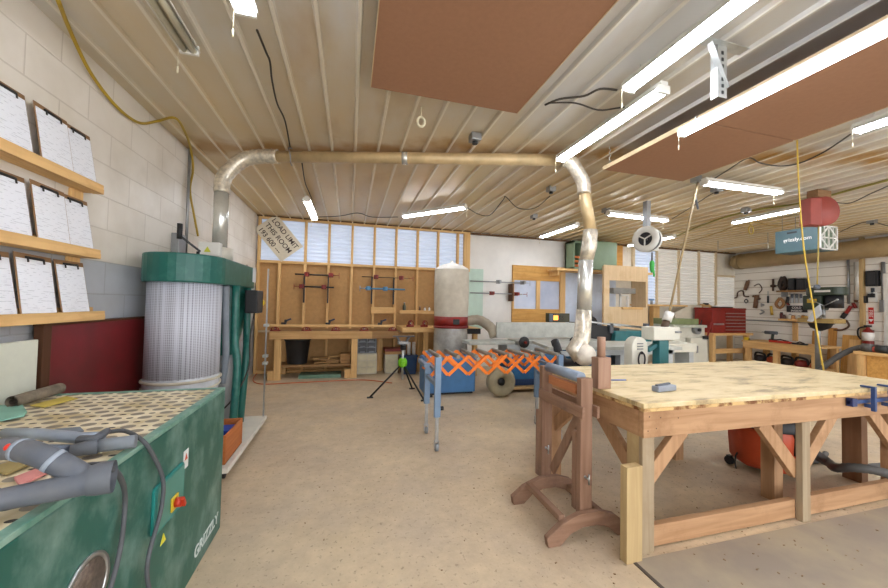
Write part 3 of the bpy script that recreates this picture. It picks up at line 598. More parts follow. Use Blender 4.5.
# pipe from motor to ceiling duct
PR = .068
DUCT = mat('dusty_duct_tin', '#c9b084', .42, .2, var=.15, scale=5); TIN = mat('shiny_tin', '#dedfd9', .25, .6, var=.12, scale=6); FLEX = mat('flexible_foil', '#d9d0bd', .3, .45, var=.22, scale=26)
dp = thing('dust_pipe', 'six inch metal dust pipe running across the ceiling from the green dust collector', 'duct', (0, 3.8, 2.9))
D0, D1 = Vector((-1.05, 4.08, 2.935)), Vector((2.10, 3.16, 2.935)); dd = (D1-D0).normalized()
MB().cyl((-1.31, 4.04, HZ1+.17), (-1.31, 4.04, 2.56), PR, 28).build('riser', TIN, dp)
el = smooth([(-1.31, 4.04, 2.50), (-1.30, 4.05, 2.66), (-1.20, 4.07, 2.82), (-1.08, 4.075, 2.91), D0+dd*.12, D0+dd*.28], 5)
MB().tube(el, [PR+.004+(.004 if i % 2 else 0) for i in range(len(el))], 28).build('elbow', FLEX, dp)
MB().cyl(D0+dd*.25, D1, PR-.008, 28).build('duct', DUCT, dp)
mm = D0.lerp(D1, .5); MB().cyl(mm-dd*.03, mm+dd*.03, PR-.004, 28).build('tape_joint', TIN, dp)
for f in (.13,):
    q = D0.lerp(D1, f); MB().tube([q+Vector((0, 0, .09)), q+Vector((-.02, -.08, .06)), q+Vector((0, -.085, -.02)), q+Vector((0, -.04, -.085)), q+Vector((0, .04, -.08))], .006, 6).build('strap', GREY, dp)
dr = thing('drop_pipe', 'taped vertical dust pipe dropping from the ceiling to the grey machine tables', 'duct', (2.2, 3.2, 1.1))
e2 = smooth([D1+dd*.005, D1+dd*.07, D1+dd*.13+Vector((0, 0, -.05)), atY(583, 182, 3.13), atY(584, 194, 3.13)], 4)
MB().tube(e2, .07, 24).build('elbow', FLEX, dr)
T = atY(584, 192, 3.13); e2[-1].x = T.x; b1 = atY(586, 232, 3.2); b2 = atY(583, 262, 3.22); b3 = atY(580, 310, 3.25); b4 = atY(578, 337, 3.25)
MB().tube([T+Vector((0, 0, .02)), Vector((b1.x, 3.13, b1.z))], [.062, .062], 24).build('upper_pipe', DUCT, dr)
MB().tube([Vector((b1.x, 3.13, b1.z+.01)), Vector((b1.x-.005, 3.14, (b1.z+b2.z)/2)), Vector((b2.x-.01, 3.16, b2.z))], [.072, .078, .07], 24).build('flexible_joint', FLEX, dr)
MB().tube([Vector((b2.x-.01, 3.16, b2.z+.01)), Vector((b3.x, 3.18, b3.z))], [.074, .076], 24).build('lower_pipe', TIN, dr)
b5 = atY(583, 355, 3.1)
MB().tube([Vector((b3.x, 3.18, b3.z)), Vector((b4.x, 3.18, b4.z)), Vector((b5.x-.04, 3.18, b5.z+.03)), Vector((b5.x, 3.15, b5.z))], [.08, .086, .095, .105], 24).build('boot', FLEX, dr)
MB().sph((b5.x+.03, 3.12, b5.z), .115, 20).build('hose_end', mat('white_hose_cuff', '#dcd3c4', .35, var=.12, scale=12), dr)
MB().tube(smooth([(b5.x+.02, 3.15, b5.z-.08), (b5.x+.05, 3.3, b5.z-.12), (b5.x+.1, 3.6, b5.z-.14), (b5.x+.12, 3.8, .965)], 4), .05, 16).build('saw_hose', mat('black_rubber', '#26262a', .5, var=.2), dr)
# ------------------------------------------------------------------ hung ceiling sheets
SHT = mat('brown_hardboard', '#9d7458', .75, var=.04, scale=30)
def hung_sheet(x0, x1, y0, y1, z, lb, corners):
    t = thing('hung_sheet', lb, 'panel', ((x0+x1)/2, (y0+y1)/2, z), 0, 'brown sheets hung under the ceiling')
    MB().box(x0, y0, z, x1, y1, z+.03).build('panel', SHT, t, .002)
    for a_e, b_e in ((x0-.004, x0), (x1, x1+.004)): MB().box(a_e, y0, z-.004, b_e, y1, z+.034).build('edge_trim', mat('pale_edge', '#cdb48d', .6), t)
    for (hx, hy) in corners:
        MB().tube([Vector((hx+.008*math.cos(k*1.9), hy+.008*math.sin(k*1.9), z+.03+(ZC-z-.03)*k/12)) for k in range(13)], .004, 6).build('chain', GALV, t)
    return t
hung_sheet(.105, 1.235, -.3, 2.46, 2.915, 'big brown hardboard sheet hung in the middle of the ceiling', ((.14, 2.4), (1.2, 2.35), (.14, .5), (1.2, .5)))
z2 = 2.80
s_a, s_b = atZ(603, 170, z2), atZ(680, 182, z2); seam = atZ(712, 124, z2).y
hung_sheet(s_a.x, s_b.x, seam+.004, s_a.y, z2, 'farther of two butted brown sheets hung right of the ceiling lamps', ((s_a.x+.04, s_a.y-.05), (s_b.x-.04, s_a.y-.05)))
hung_sheet(s_a.x, s_b.x, -.7, seam-.004, z2, 'nearer of two butted brown sheets, cut by the right edge of the photo', ((s_a.x+.04, .6), (s_b.x-.04, .6)))
# ------------------------------------------------------------------ fluorescent lamps
TUB = emit('lit_tube', '#eef4ff', TUBE)
def lamp(lb, lit=True):
    t = thing('fluorescent_lamp', lb, 'ceiling lamp', (0, 0, 0), 0, 'fluorescent strip lamps')
    MB().prism([(-.06, .012), (-.035, .045), (.035, .045), (.06, .012), (.056, .012), (.03, .038), (-.03, .038), (-.056, .012)], -.61, .61, 'yz').build('reflector', WHITE, t)
    MB().box(-.615, -.03, .045, .615, .03, .07).build('channel', WHITE, t)
    for s in (-.024, .024): MB().cyl((-.595, s, .008), (.595, s, .008), .0185, 12).build('tube', TUB if lit else mat('dark_tube', '#cfcab0', .3), t)
    MB().box(-.613, -.05, -.012, -.595, .05, .045).build('socket', WHITE, t); MB().box(.595, -.05, -.012, .613, .05, .045).build('socket', WHITE, t)
    for s in (-.5, .5): MB().cyl((s, 0, .07), (s, 0, .115), .003, 6).build('hook', GALV, t)
    c = MB().cyl((.6, .055, .0), (.6, .055, -.10), .0018, 5).cyl((.6, .055, -.10), (.6, .055, -.14), .005, 6); c.build('pull_cord', mat('cream_cord', '#d8cfb0', .6), t)
    return t
LM = [('lit tube lamp over the back left workbench', (.88, 5.9), (1.82, 5.2)),
      ('large lit tube lamp nearest the camera left of the metal bracket', (626, 90), (760, 0)),
      ('lit tube lamp just left of the hung brown sheet, above the pipe elbow', (557, 165), (642, 108)),
      ('lit tube lamp across the room in front of the white hose reel', (605, 214), (671, 222)),
      ('lit glaring tube lamp below the brown sheets', (709, 185), (778, 194)),
      ('lit lamp touching the red cord reel', (743, 221), (807, 209)),
      ('lit lamp near the back wall left of the drop pipe', (541, 237), (574, 226)),
      ('lit lamp above the load limit sign at the back', (314, 220), (308, 202)),
      ('small lit lamp behind the white hose reel', (632, 245), (668, 239))]
ZL = ZC-.145
L0 = lamp('')
first = True
def put(o, cxy, z, rz): o.location = (cxy[0], cxy[1], z); o.rotation_euler = (0, 0, rz)
spots = []
spots.append((LM[0][0], atZ(433, 213, ZL), math.radians(-47)))
A_ = atZ(626, 90, ZL); spots.append((LM[1][0], A_+Vector((.02, -.6, 0)), PI/2))
A_ = atZ(596, 137, ZL); spots.append((LM[2][0], A_+Vector((0, -.07, 0)), PI/2))
A_ = atZ(638, 218, ZL); spots.append((LM[3][0], A_, 0.03))
A_ = atZ(743, 189, ZL); spots.append((LM[4][0], A_, -.02))
A_ = atZ(775, 215, ZL); spots.append((LM[5][0], A_, PI/2))
A_ = atZ(558, 232, ZL); spots.append((LM[6][0], A_, PI/2))
A_ = atZ(311, 211, ZL); spots.append((LM[7][0], A_, PI/2))
A_ = atZ(650, 242, ZL); spots.append((LM[8][0], A_, PI/2))
A_ = atZ(251, 17, ZL); spots.append(('lit lamp cut by the top edge of the photo, left of the brown sheet', A_+Vector((-.02, -.62, 0)), PI/2))
A_ = atZ(855, 132, ZL); spots.append(('lit lamp cut by the right edge of the photo', A_+Vector((.02, -.6, 0)), PI/2))
spots.append(('added unseen fill lamp behind the camera over the left aisle', Vector((-.6, -1.4, 0)), PI/2))  # this and the next two are unseen lamps added to fill the room
spots.append(('added unseen fill lamp behind the camera in the room middle', Vector((3.0, -1.6, 0)), PI/2))
spots.append(('added unseen fill lamp behind the camera by the right wall', Vector((7.5, -.8, 0)), PI/2))
spots.append(('added fill lamp outside the frame, brightening the tool wall', Vector((8.9, 2.9, 0)), PI/2))  # added out of view to brighten the right wall
spots.append(('added fill lamp outside the frame over the right aisle', Vector((7.5, 1.6, 0)), PI/2))  # another unseen fill lamp, added for the right side
for i, (lb, p, rz) in enumerate(spots):
    o = L0 if i == 0 else dup(L0, (0, 0, 0), 0, lb); o['label'] = lb; put(o, p, ZL, rz)
# lamp hung lower under the near brown sheet
A_ = atZ(681, 136, 2.66); l6 = dup(L0, (A_.x, A_.y-.61, 2.66), PI/2, 'lit lamp with open silver reflector hung beneath the brown sheets'); l6.scale = (1, .6, .8)
lu = lamp('unlit strip lamp with bare reflector at the top left of the ceiling', False); A_ = atZ(189, 52, ZL); lu.location = (A_.x-.0, A_.y-.6, ZL); lu.rotation_euler = (0, 0, PI/2)
# slotted angle bracket
sb = thing('slotted_bracket', 'perforated silver angle bracket hanging from the ceiling beside the brown sheets', 'bracket', atZ(722, 85, ZC-.2))
def SB(px, py, z): v = atZ(px, py, z); return v
hx, hy = 2.42, 1.86
ht = atZ(722, 45, 2.98)
hx, hy = ht.x, ht.y
SLOT = mat('slotted_galv', '#c2c4c0', .35, .7, var=.1, scale=14)
MB().box(hx-.035, hy-.002, 2.66, hx+.035, hy+.002, 3.0).box(hx-.037, hy-.002, 2.66, hx-.033, hy+.04, 3.0).build('hanger', SLOT, sb)
MB().beam((hx-.10, hy-.004, 2.97), (hx+.03, hy-.004, 2.72), .004, .035, (0, 1, 0)).build('brace', SLOT, sb)
MB().box(hx-.14, hy-.03, 2.975, hx+.18, hy+.03, 2.98).build('top_plate', SLOT, sb)
for k in range(7): MB().box(hx-.008, hy-.005, 2.68+k*.04, hx+.008, hy-.002, 2.70+k*.04).build('slot', BLACK, sb)
# ------------------------------------------------------------------ BACK LEFT WORKBENCH
def lumber(name, c, parent, *b, ax='x', bev=.003): return MB().box(*b).build(name, wood(c[0], c[1], ax), parent, bev)
GW = ('grey_pine', '#c9a06a'); DW = ('weathered', '#8a7158')
bk = thing('workbench', 'long rough pine workbench against the stud wall under the load limit sign', 'workbench', (-.1, 6.95, 0))
BX0, BX1, BY0 = -1.33, .92, 6.62
lumber('top', ('old_plank', '#a07c50'), bk, BX0, BY0, .80, BX1, YB-.1, .86)
lumber('front_apron', GW, bk, BX0, BY0-.03, .72, BX0+1.75, BY0, .86)
lumber('front_apron', ('old_plank', '#9a7750'), bk, BX0+1.75, BY0-.03, .72, BX1, BY0, .86)
lumber('shelf_board', ('old_plank', '#a07c50'), bk, BX0+.05, BY0+.12, .20, .12, YB-.12, .24)
for xx, yy, a in ((-1.25, BY0, 0), (-1.25, YB-.2, 0), (.05, BY0, 0), (.05, YB-.2, 0), (.56, YB-.2, 0)):
    lumber('leg', ('pine', '#dcae6e'), bk, xx, yy, 0, xx+.11, yy+.09, .80, ax='z')
lumber('foot_block', ('pine', '#dcae6e'), bk, -1.35, BY0+.02, .0, -1.25, BY0+.1, .16, ax='z')
lumber('foot_block', ('pine', '#dcae6e'), bk, -.06, BY0+.02, .0, .05, BY0+.1, .16, ax='z')
# fence board along it with two rails
tag(MB().box(-1.38, 6.64, .935, BX1-.1, 6.72, .975).build('fence_rail', PINE['x'], None, .003), 'long pale pine rail lying on the row of red clamps along the back bench', 'rail')
def clamp_red(lb):
    t = thing('screw_clamp', lb, 'clamp', (0, 0, 0), 0, 'small red clamps on the back bench')
    MB().box(-.05, -.02, 0, .05, .02, .02).box(-.012, -.02, .02, .012, .02, .065).build('body', RED, t, .004)
    MB().cyl((0, -.06, .04), (0, .05, .04), .006, 8).build('screw', STEEL, t)
    MB().tube([(.035*math.cos(a), -.06, .04+.03*math.sin(a)) for a in [2*PI*k/12 for k in range(12)]], .006, 6, close=True).build('hand_wheel', RED, t)
    return t
r0_ = clamp_red('red clamp at the left end of the back bench')
for i, (px, lb) in enumerate(((276, ''), (307, 'red clamp on the back bench left of the middle black clamp'), (336, 'red clamp on the back bench right of the middle black clamp'), (364, 'red clamp on the back bench in front of the fourth stud'), (392, 'red clamp at the right end of the rough back bench'))):
    q = atY(px, 328, 6.7); o = r0_ if i == 0 else dup(r0_, (0, 0, 0), 0, lb); o.location = (q.x, 6.66, .862); o.scale = (1.7, 1, 1)
def clamp_blk(lb):
    t = thing('bench_clamp', lb, 'clamp', (0, 0, 0), 0, 'black clamps gripping the rail')
    MB().box(-.06, -.03, 0, .02, .03, .035).box(-.01, -.02, .03, .03, .02, .085).build('body', BLACK, t, .006)
    MB().beam((.0, 0, .06), (.10, 0, .10), .03, .03).build('lever', mat('navy_plastic', '#232a44', .5), t, .005)
    return t
b0_ = clamp_blk('black clamp gripping the pale rail near its left end')
for i, (px, lb) in enumerate(((285, ''), (329, 'black clamp gripping the middle of the pale rail'), (381, 'black clamp gripping the pale rail near its right end'))):
    q = atY(px, 322, 6.68); o = b0_ if i == 0 else dup(b0_, (0, 0, 0), 0, lb); o.location = (q.x, 6.68, .976)
# load limit sign
sg = thing('load_sign', 'tilted off white sign reading LOAD LIMIT THIS ROOM 193 600 on the clear wall panels', 'sign', atY(280, 237, YB-.1))
sc_ = [atY(px, py, YB-.1) for px, py in ((259.6, 230.3), (276.6, 219.3), (298.7, 243.9), (280, 257.5))]
cen = sum(sc_, Vector())/4; xd = ((sc_[2]-sc_[1])+(sc_[3]-sc_[0])).normalized(); yd = Vector((-xd.z, 0, xd.x))
if yd.z < 0: yd = -yd
sw_, sh_ = .78, .50
Ms = Matrix(((xd.x, 0, yd.x, cen.x), (0, 1, 0, YB-.1), (xd.z, 0, yd.z, cen.z), (0, 0, 0, 1)))
MB().box(-sw_/2, -.004, -sh_/2, sw_/2, .004, sh_/2, Ms).build('board', mat('sign_cream', '#d8cdb6', .6, var=.08), sg)
STN = mat('stencil_brown', '#43332b', .6)
for body, u, v, size in (('LOAD LIMIT', -.34, .10, .128), ('THIS ROOM', -.34, -.05, .128), ('193 600 ---', -.34, -.20, .128)):
    o_ = Ms @ Vector((u, -.006, v)); text(body, 'lettering', STN, sg, o_, xd, yd, size, .001, bold=.0016)
# pipe clamp racks on the studs
def rack(lb, px0, px1, pyt, pyb, cols):
    a, b_ = atY(px0, pyt, YB-.13), atY(px1, pyb, YB-.13)
    for k, xx in enumerate((a.x, b_.x)):
        tag(MB().box(xx-.012, YB-.17, b_.z-.28, xx+.012, YB-.092, a.z+.03).box(xx-.012, YB-.24, a.z-.0, xx+.012, YB-.17, a.z+.02).box(xx-.012, YB-.24, b_.z-.02, xx+.012, YB-.17, b_.z).build('rack_bracket', BLACK), '%s black bracket holding the %s' % (('left', 'right')[k], lb), 'bracket', 'clamp rack brackets')
rack('two upper left pipe clamps', 304.5, 328, 275.5, 289, 0)
rack('clamps right of centre on the stud wall', 372, 393.5, 279, 291, 0)
def pipe_clamp(px0, px1, py0, py1, lb, c=BLACK, jc=RED, jaws=(.12, .8), Y=YB-.2, th=.015, cat='clamp', dz=.0):
    a, b_ = atY(px0, py0, Y), atY(px1, py1, Y); z = (a.z+b_.z)/2+dz
    t = thing('pipe_clamp', lb, 'clamp', ((a.x+b_.x)/2, Y, z), 0, 'long clamps hung on the back wall')
    MB().cyl((a.x, Y, z), (b_.x, Y, z), th, 10).build('pipe', c, t)
    for j in jaws:
        xx = a.x+(b_.x-a.x)*j
        MB().box(xx-.045, Y-.03, z-.04, xx+.045, Y+.015, z+.045).box(xx-.02, Y-.13, z-.03, xx+.026, Y-.03, z+.04).build('jaw', jc, t, .004)
    xe = a.x if jaws[0] < .5 and len(jaws) > 1 and jaws[0] < 1-jaws[-1] else b_.x
    s = 1 if xe == b_.x else -1
    MB().cyl((xe, Y-.05, z), (xe+s*.10, Y-.05, z), .006, 8).cyl((xe+s*.10, Y-.05, z-.06), (xe+s*.10, Y-.05, z+.05), .005, 6).build('handle', jc, t)
pipe_clamp(295, 334, 274.8, 274.8, 'upper black pipe clamp with red jaws on the left rack', jaws=(.3, .92), dz=-.0)
pipe_clamp(300, 334, 287, 287, 'lower black pipe clamp with red jaws on the left rack', jaws=(.05, .7))
pipe_clamp(362, 408, 277.5, 277.5, 'thin dark clamp with red jaws on the right stud rack', th=.007, jaws=(.3, .85))
pipe_clamp(365, 405, 289, 289, 'sky blue bar clamp on the right stud rack', c=mat('sky_blue', '#4d8fb8', .4), jc=mat('sky_blue', '#4d8fb8', .4), th=.016, jaws=(.08, .5))
pipe_clamp(470, 525, 281, 283, 'upper grey pipe clamp on the white wall beside the mint board', c=GREY, jc=GREY, Y=YB-.18, th=.013, jaws=(.5, .95))
pipe_clamp(470, 522, 292.5, 294.5, 'lower grey pipe clamp with red end on the white wall', c=GREY, Y=YB-.18, th=.013, jaws=(.4, .88))
q = atY(511, 283, YB-.1); tag(MB().box(q.x-.02, YB-.21, q.z-.42, q.x+.02, YB-.002, q.z-.02).build('rack_bracket', wood('dark_wood', '#5b3b26', 'z')), 'brown wood bracket carrying the grey pipe clamps', 'bracket')
# shelves on the studs
a, b_ = atY(372, 312, YB-.16), atY(393, 312, YB-.16)
sh = thing('stud_shelf', 'short pine block shelf between studs below the blue clamp', 'shelf', (a.x, YB-.15, a.z)); MB().box(a.x-.02, YB-.18, a.z-.01, b_.x+.02, YB-.092, a.z+.10).build('box_front', PINE['x'], sh, .003); MB().box(a.x-.02, YB-.2, a.z-.03, b_.x+.02, YB-.092, a.z-.01).build('shelf_board', PINE['x'], sh, .003)
a, b_ = atY(399, 311, YB-.16), atY(434, 314, YB-.16)
sh = thing('stud_shelf', 'longer pine shelf on the studs left of the white dust bag', 'shelf', (a.x, YB-.15, a.z)); MB().box(a.x, YB-.24, a.z-.05, b_.x, YB-.092, a.z-.02).build('shelf_board', PINE['x'], sh, .003); MB().box(a.x, YB-.26, a.z-.05, b_.x, YB-.24, a.z+.02).build('lip', PINE['x'], sh, .003)
shz = a.z-.019
for px, h_, r_, nm, lb, mt in ((404.5, .20, .035, 'spray_bottle', 'dark spray bottle at the left of the stud shelf', mat('olive_dark', '#4c4f3a', .4)), (420, .13, .02, 'bottle', 'slim brown bottle on the stud shelf', mat('bottle_brown', '#6b4a33', .35)), (425, .11, .024, 'jar', 'left small white jar on the stud shelf', WHITE), (429.5, .12, .022, 'jar', 'right small white jar on the stud shelf', WHITE)):
    q = atY(px, 300, YB-.17); t = thing(nm, lb, 'bottle', (q.x, YB-.17, shz+.001))
    MB().lathe([(r_, 0), (r_, h_*.65), (r_*.45, h_*.8), (r_*.45, h_*.9)], (q.x, YB-.17, shz+.001), 'z', 16).build('body', mt, t); MB().cyl((q.x, YB-.17, shz+h_*.9), (q.x, YB-.17, shz+h_), r_*.5, 12).build('cap', BLACK if mt is WHITE else GREY, t)
# under the bench: bin, scraps, cabinets
q = atY(297, 368, 6.95)
bn = thing('waste_bin', 'black plastic waste bin on the shelf under the back bench', 'bin', (q.x, 6.95, .241))
MB().lathe([(.17, .0), (.215, .42), (.235, .43), (.235, .455), (.2, .455), (.155, .02)], (q.x, 6.95, .241), 'z', 30).build('body', BLACK, bn)
random.seed(3)
for k in range(13):
    px = 318+random.random()*18; q = atY(px, 372, 6.85); L_ = .15+.22*random.random(); lay = k % 3
    cz = .2415+.014+lay*.029
    o = MB().cbox((0, 0, 0), (L_, .07, .026)).build('wood_offcut', PINE['x'] if k % 2 else wood('old_plank', '#a07c50', 'x'), None, .002)
    o.location = (q.x, 6.80+.12*(k % 4)*.9, cz); o.rotation_euler = (0, 0, random.uniform(-.25, .25))
    tag(o, 'one of the pine offcuts heaped on the shelf under the back bench', 'offcut', 'wood offcuts under the bench')
for k in range(2):
    a_ = -.62+.36*k
    tag(MB().box(-.85, BY0+.06, .001+.031*k, -.12, BY0+.4, .03+.031*k).build('glass_sheet', mat('green_glass_edge', '#6f8f7a', .2, var=.1)), ('lower' if k == 0 else 'upper')+' flat green glass sheet under the back bench shelf', 'sheet')
q = atY(343, 365, 6.85)
for k in range(3):
    tag(MB().box(-.14, 6.78, .2415+k*.062, .035, 7.02, .30+k*.062).build('wood_block', wood('block_wood', '#b48a58', 'x'), None, .003), ('bottom', 'middle', 'top')[k]+' wood block of the small stack beside the right leg of the back bench', 'wood block', 'stacked wood blocks')
oc = thing('parts_organizer', 'grey plastic drawer organizer with dark windows on top of a white drawer unit', 'drawer unit', (.35, 7.0, .40))
ox0, ox1 = .165, .53
MB().box(ox0, 6.92, .405, ox1, 7.2, .735).build('housing', mat('grey_plastic', '#8d949b', .5), oc, .004)
for r_ in range(3):
    for c_i in range(2):
        d = MB().box(ox0+.02+c_i*.168, 6.905, .425+r_*.103, ox0+.175+c_i*.168, 6.92, .51+r_*.103).build('drawer', mat('smoke_drawer', '#30343c', .3), oc, .003)
        MB().box(ox0+.05+c_i*.168, 6.895, .428+r_*.103, ox0+.145+c_i*.168, 6.905, .445+r_*.103).build('pull', mat('grey_plastic', '#8d949b', .5), d)
def whiteunit(x0, x1, lb, top, rows, cols):
    t = thing('drawer_unit', lb, 'drawer unit', ((x0+x1)/2, 7.0, 0))
    MB().box(x0, 6.92, .0, x1, 7.22, top).build('housing', mat('cream_plastic', '#d2cdbb', .5), t, .004)
    for r_ in range(rows):
        for c_i in range(cols):
            w_ = (x1-x0-.03)/cols; h_ = (top-.03)/rows
            MB().box(x0+.02+c_i*w_, 6.908, .015+r_*h_+.006, x0+.01+(c_i+1)*w_, 6.92, .015+(r_+1)*h_-.006).build('drawer', mat('cream_drawer', '#dad3b4', .4), t, .003)
whiteunit(.165, .545, 'cream drawer unit with six drawers under the grey organizer', .40, 3, 2)
whiteunit(.70, .96, 'plain cream cabinet under the red case beneath the bench', .37, 1, 1)
rb = thing('tool_case', 'flat red tool case lying on a wood block on the cream cabinet', 'case', (.85, 7.0, .371))
MB().box(.69, 6.9, .43, 1.06, 7.2, .485).build('case', RED, rb, .006); MB().box(.70, 6.92, .371, 1.04, 7.2, .429).build('tray', wood('tray_wood', '#c9a06a', 'x'), rb, .003)
# orange cord on the floor
tag(MB().tube(smooth([atZ(px, py, .009) for px, py in ((258, 372), (253, 380), (262, 384), (290, 383), (330, 381), (365, 380), (392, 383))]), .008, 6).build('extension_cord', mat('orange_cord', '#c8602c', .5)), 'orange extension cord lying along the floor before the back bench', 'cord')
# second bench: pale top with black edge
b2_ = thing('workbench', 'pale pine bench extension with dark metal edge beside the rough back bench', 'workbench', (1.6, 6.9, 0))
ex0, ex1 = .94, atY(480, 337, 6.3).x
lumber('top', ('pine', '#dcae6e'), b2_, ex0, 6.3, .86, ex1, 7.1, .94)
MB().box(ex1-.62, 6.27, .83, ex1, 6.299, .93).build('metal_edge', BLACK, b2_, .002)
for xx, yy in ((ex0+.42, 6.4), (ex0+.42, 7.0), (ex1-.1, 6.4), (ex1-.1, 7.0)): lumber('leg', ('pine', '#dcae6e'), b2_, xx, yy, 0, xx+.09, yy+.09, .86, ax='z')
for i, (px, lb) in enumerate(((410, 'red clamp on the pale bench left of its pair'), (424, 'red clamp on the pale bench beside the white dust bag'))):
    q = atY(px, 328, 6.6); o = dup(r0_, (q.x, 6.6, .941), 0, lb)
    o.scale = (1.4, 1.4, 1.8)
bb_ = thing('storage_tub', 'dark blue tub standing under the pale bench extension', 'tub', (1.35, 6.8, 0)); MB().prism([(1.02, 0), (1.29, 0), (1.32, .34), (.99, .34)], 6.75, 7.0, 'xz').build('body', mat('navy_tub', '#22426e', .5), bb_, .01)
MB().box(1.10-.12, 6.74, .34, 1.33, 7.01, .37).build('rim', mat('navy_tub', '#22426e', .5), bb_, .004)
for i, xx in enumerate((1.06, 1.16, 1.26)): tag(MB().cyl((xx, 6.86, .371), (xx, 6.86, .62), .035, 12).build('pipe_offcut', WHITE), ('left', 'middle', 'right')[i]+' of three white pipe ends sticking out of the navy tub', 'pipe', 'white pipe ends')
# ------------------------------------------------------------------ TRIPOD SUPPORT
tp = thing('tripod_stand', 'black tripod work support with lime green hub before the back bench', 'tripod', (.82, 5.4, 0))
hub = Vector((.82, 5.4, .46)); LIME = mat('lime_green', '#7fd321', .4)
MB().lathe([(.05, -.06), (.07, -.03), (.07, .04), (.045, .08)], hub, 'z', 16).cbox(hub+Vector((.0, -.06, .0)), (.05, .05, .08)).build('hub', LIME, tp)
for f_ in (atZ(370, 398, 0), atZ(412, 389, 0), atZ(424, 401, 0)):
    d = (f_-hub); MB().tube([hub+Vector((0, 0, .0))+d*.08, f_+Vector((0, 0, .014))], .0135, 10).cbox(f_+Vector((0, 0, .008)), (.09, .04, .016)).build('leg', BLACK, tp)
MB().cyl(hub+Vector((0, 0, -.25)), hub+Vector((0, 0, .32)), .018, 12).build('column', GALV, tp)
MB().box(.74, 5.33, .76, .90, 5.47, .80).build('head_plate', GREY, tp, .004)
MB().cyl((.78, 5.38, .70), (.86, 5.38, .70), .035, 14).build('head_knob', BLACK, tp)
hd = MB(); hd.beam((.72, 5.4, .88), (.80, 5.4, .74), .06, .03).beam((.92, 5.4, .88), (.84, 5.4, .74), .06, .03).box(.66, 5.37, .87, 1.0, 5.43, .885)
hd.build('jaw_head', DKGREY, tp, .004)
# ------------------------------------------------------------------ DUST BAG COLLECTOR (white bag, red ring)
wbx, wby, wr = 1.70, 5.9, .305
wb_ = thing('bag_dust_collector', 'white cloth bag dust collector with red blower ring and grey hose', 'dust collector', (wbx, wby, 0))
CLOTH = mat('cream_filter_cloth', '#cdc5b4', .85, var=.12, scale=5, bump=.5, c2='#b3aa98')
q = atY(452, 263, wby); zt_ = q.z
MB().lathe([(wr*.97, 1.18), (wr, 1.3), (wr*1.02, 1.6), (wr, zt_-.16), (wr*.97, zt_-.12)], (q.x, wby, 0), 'z', 40).build('filter_bag', CLOTH, wb_)
MB().lathe([(wr*1.0, zt_-.13), (wr*.95, zt_-.10), (wr*.6, zt_-.04), (wr*.12, zt_), (.02, zt_+.04)], (q.x, wby, 0), 'z', 40).build('bag_top', mat('pale_cloth', '#e6e2da', .7, bump=.3), wb_)
wbx = q.x
MB().cyl((wbx, wby, 1.02), (wbx, wby, 1.18), wr*.99, 36).build('ring', RED, wb_)
MB().cyl((wbx, wby, .98), (wbx, wby, 1.02), wr*1.03, 36).build('band', mat('dark_red', '#7d1f1a', .5), wb_)
MB().box(wbx-.05, wby-wr-.012, 1.05, wbx+.06, wby-wr+.02, 1.14).build('label_plate', BLACK, wb_, .002)
MB().lathe([(.27, .30), (.30, .5), (.30, .85), (.29, .98)], (wbx, wby, 0), 'z', 30).build('collection_bag', mat('clear_plastic_bag', '#b9b5ab', .2, var=.2, scale=6, c2='#8d8a84'), wb_)
MB().cyl((wbx, wby, .05), (wbx, wby, .30), .28, 30).build('base_drum', GREY, wb_)
for a in (0, PI/2, PI, 1.5*PI): MB().cyl((wbx+.24*math.cos(a+.7), wby+.24*math.sin(a+.7), 0), (wbx+.24*math.cos(a+.7), wby+.24*math.sin(a+.7), .05), .025, 10).build('foot', BLACK, wb_)
hs = smooth([(wbx+.28, wby-.05, 1.1), (wbx+.48, wby-.15, 1.12), (wbx+.62, wby-.35, 1.0), (wbx+.66, wby-.42, .85)], 6)
MB().tube(hs, [.085+.006*(i % 2) for i in range(len(hs))], 18).build('hose', mat('grey_flex_hose', '#a79d8a', .5, var=.15), wb_)
# blue plastic boxes
def bluebox(px0, px1, pyt, pyb, Y, d, lb, m=BLUE):
    a, b_ = atY(px0, pyb, Y), atY(px1, pyb, Y); z1 = atY((px0+px1)/2, pyt, Y).z
    t = thing('blue_cabinet', lb, 'machine cabinet', ((a.x+b_.x)/2, Y+d/2, 0)); z0 = max(0.03, (a.z+b_.z)/2)
    MB().box(a.x, Y, z0, b_.x, Y+d, z1).build('body', m, t, .012)
    MB().box(a.x+.03, Y+.03, 0, b_.x-.03, Y+d-.03, z0).build('plinth', BLACK, t)
    MB().box(a.x-.008, Y-.008, z1-.05, b_.x+.008, Y+d+.008, z1-.02).build('rim', m, t, .004)
    return t, a, b_, z1
bluebox(424, 475, 358, 395, 5.15, .38, 'large blue box standing behind the grey roller stand', mat('tub_blue', '#4a7fb4', .5, var=.12, scale=4))
# ------------------------------------------------------------------ JOINTER with grey tables on blue cabinet
jt = thing('jointer', 'long cast iron jointer with tall grey fence on a blue cabinet and black hand wheels', 'jointer', (3.1, 5.3, 0))
c0, c1 = atY(510, 392, 5.1), atY(558, 392, 5.1)
MB().box(c0.x, 5.12, .14, c1.x, 5.6, .60).build('cabinet', BLUE, jt, .012)
MB().box(c0.x-.0, 5.11, .10, c1.x, 5.61, .20).build('cabinet_base', mat('navy', '#1c3a66', .5), jt, .008)
MB().box(c0.x-.12, 5.05, .05, c1.x+.1, 5.65, .095).build('skid', wood('skid_wood', '#c9a877', 'x'), jt, .004)
for xx in (c0.x-.08, c1.x+.05):
    for yy in (5.1, 5.6): MB().cyl((xx-.02, yy, .027), (xx+.02, yy, .027), .027, 14).build('caster', BLACK, jt)
f0, f1 = atY(497, 321, 5.35), atY(590, 324, 5.35); fz = atY(540, 336, 5.35).z
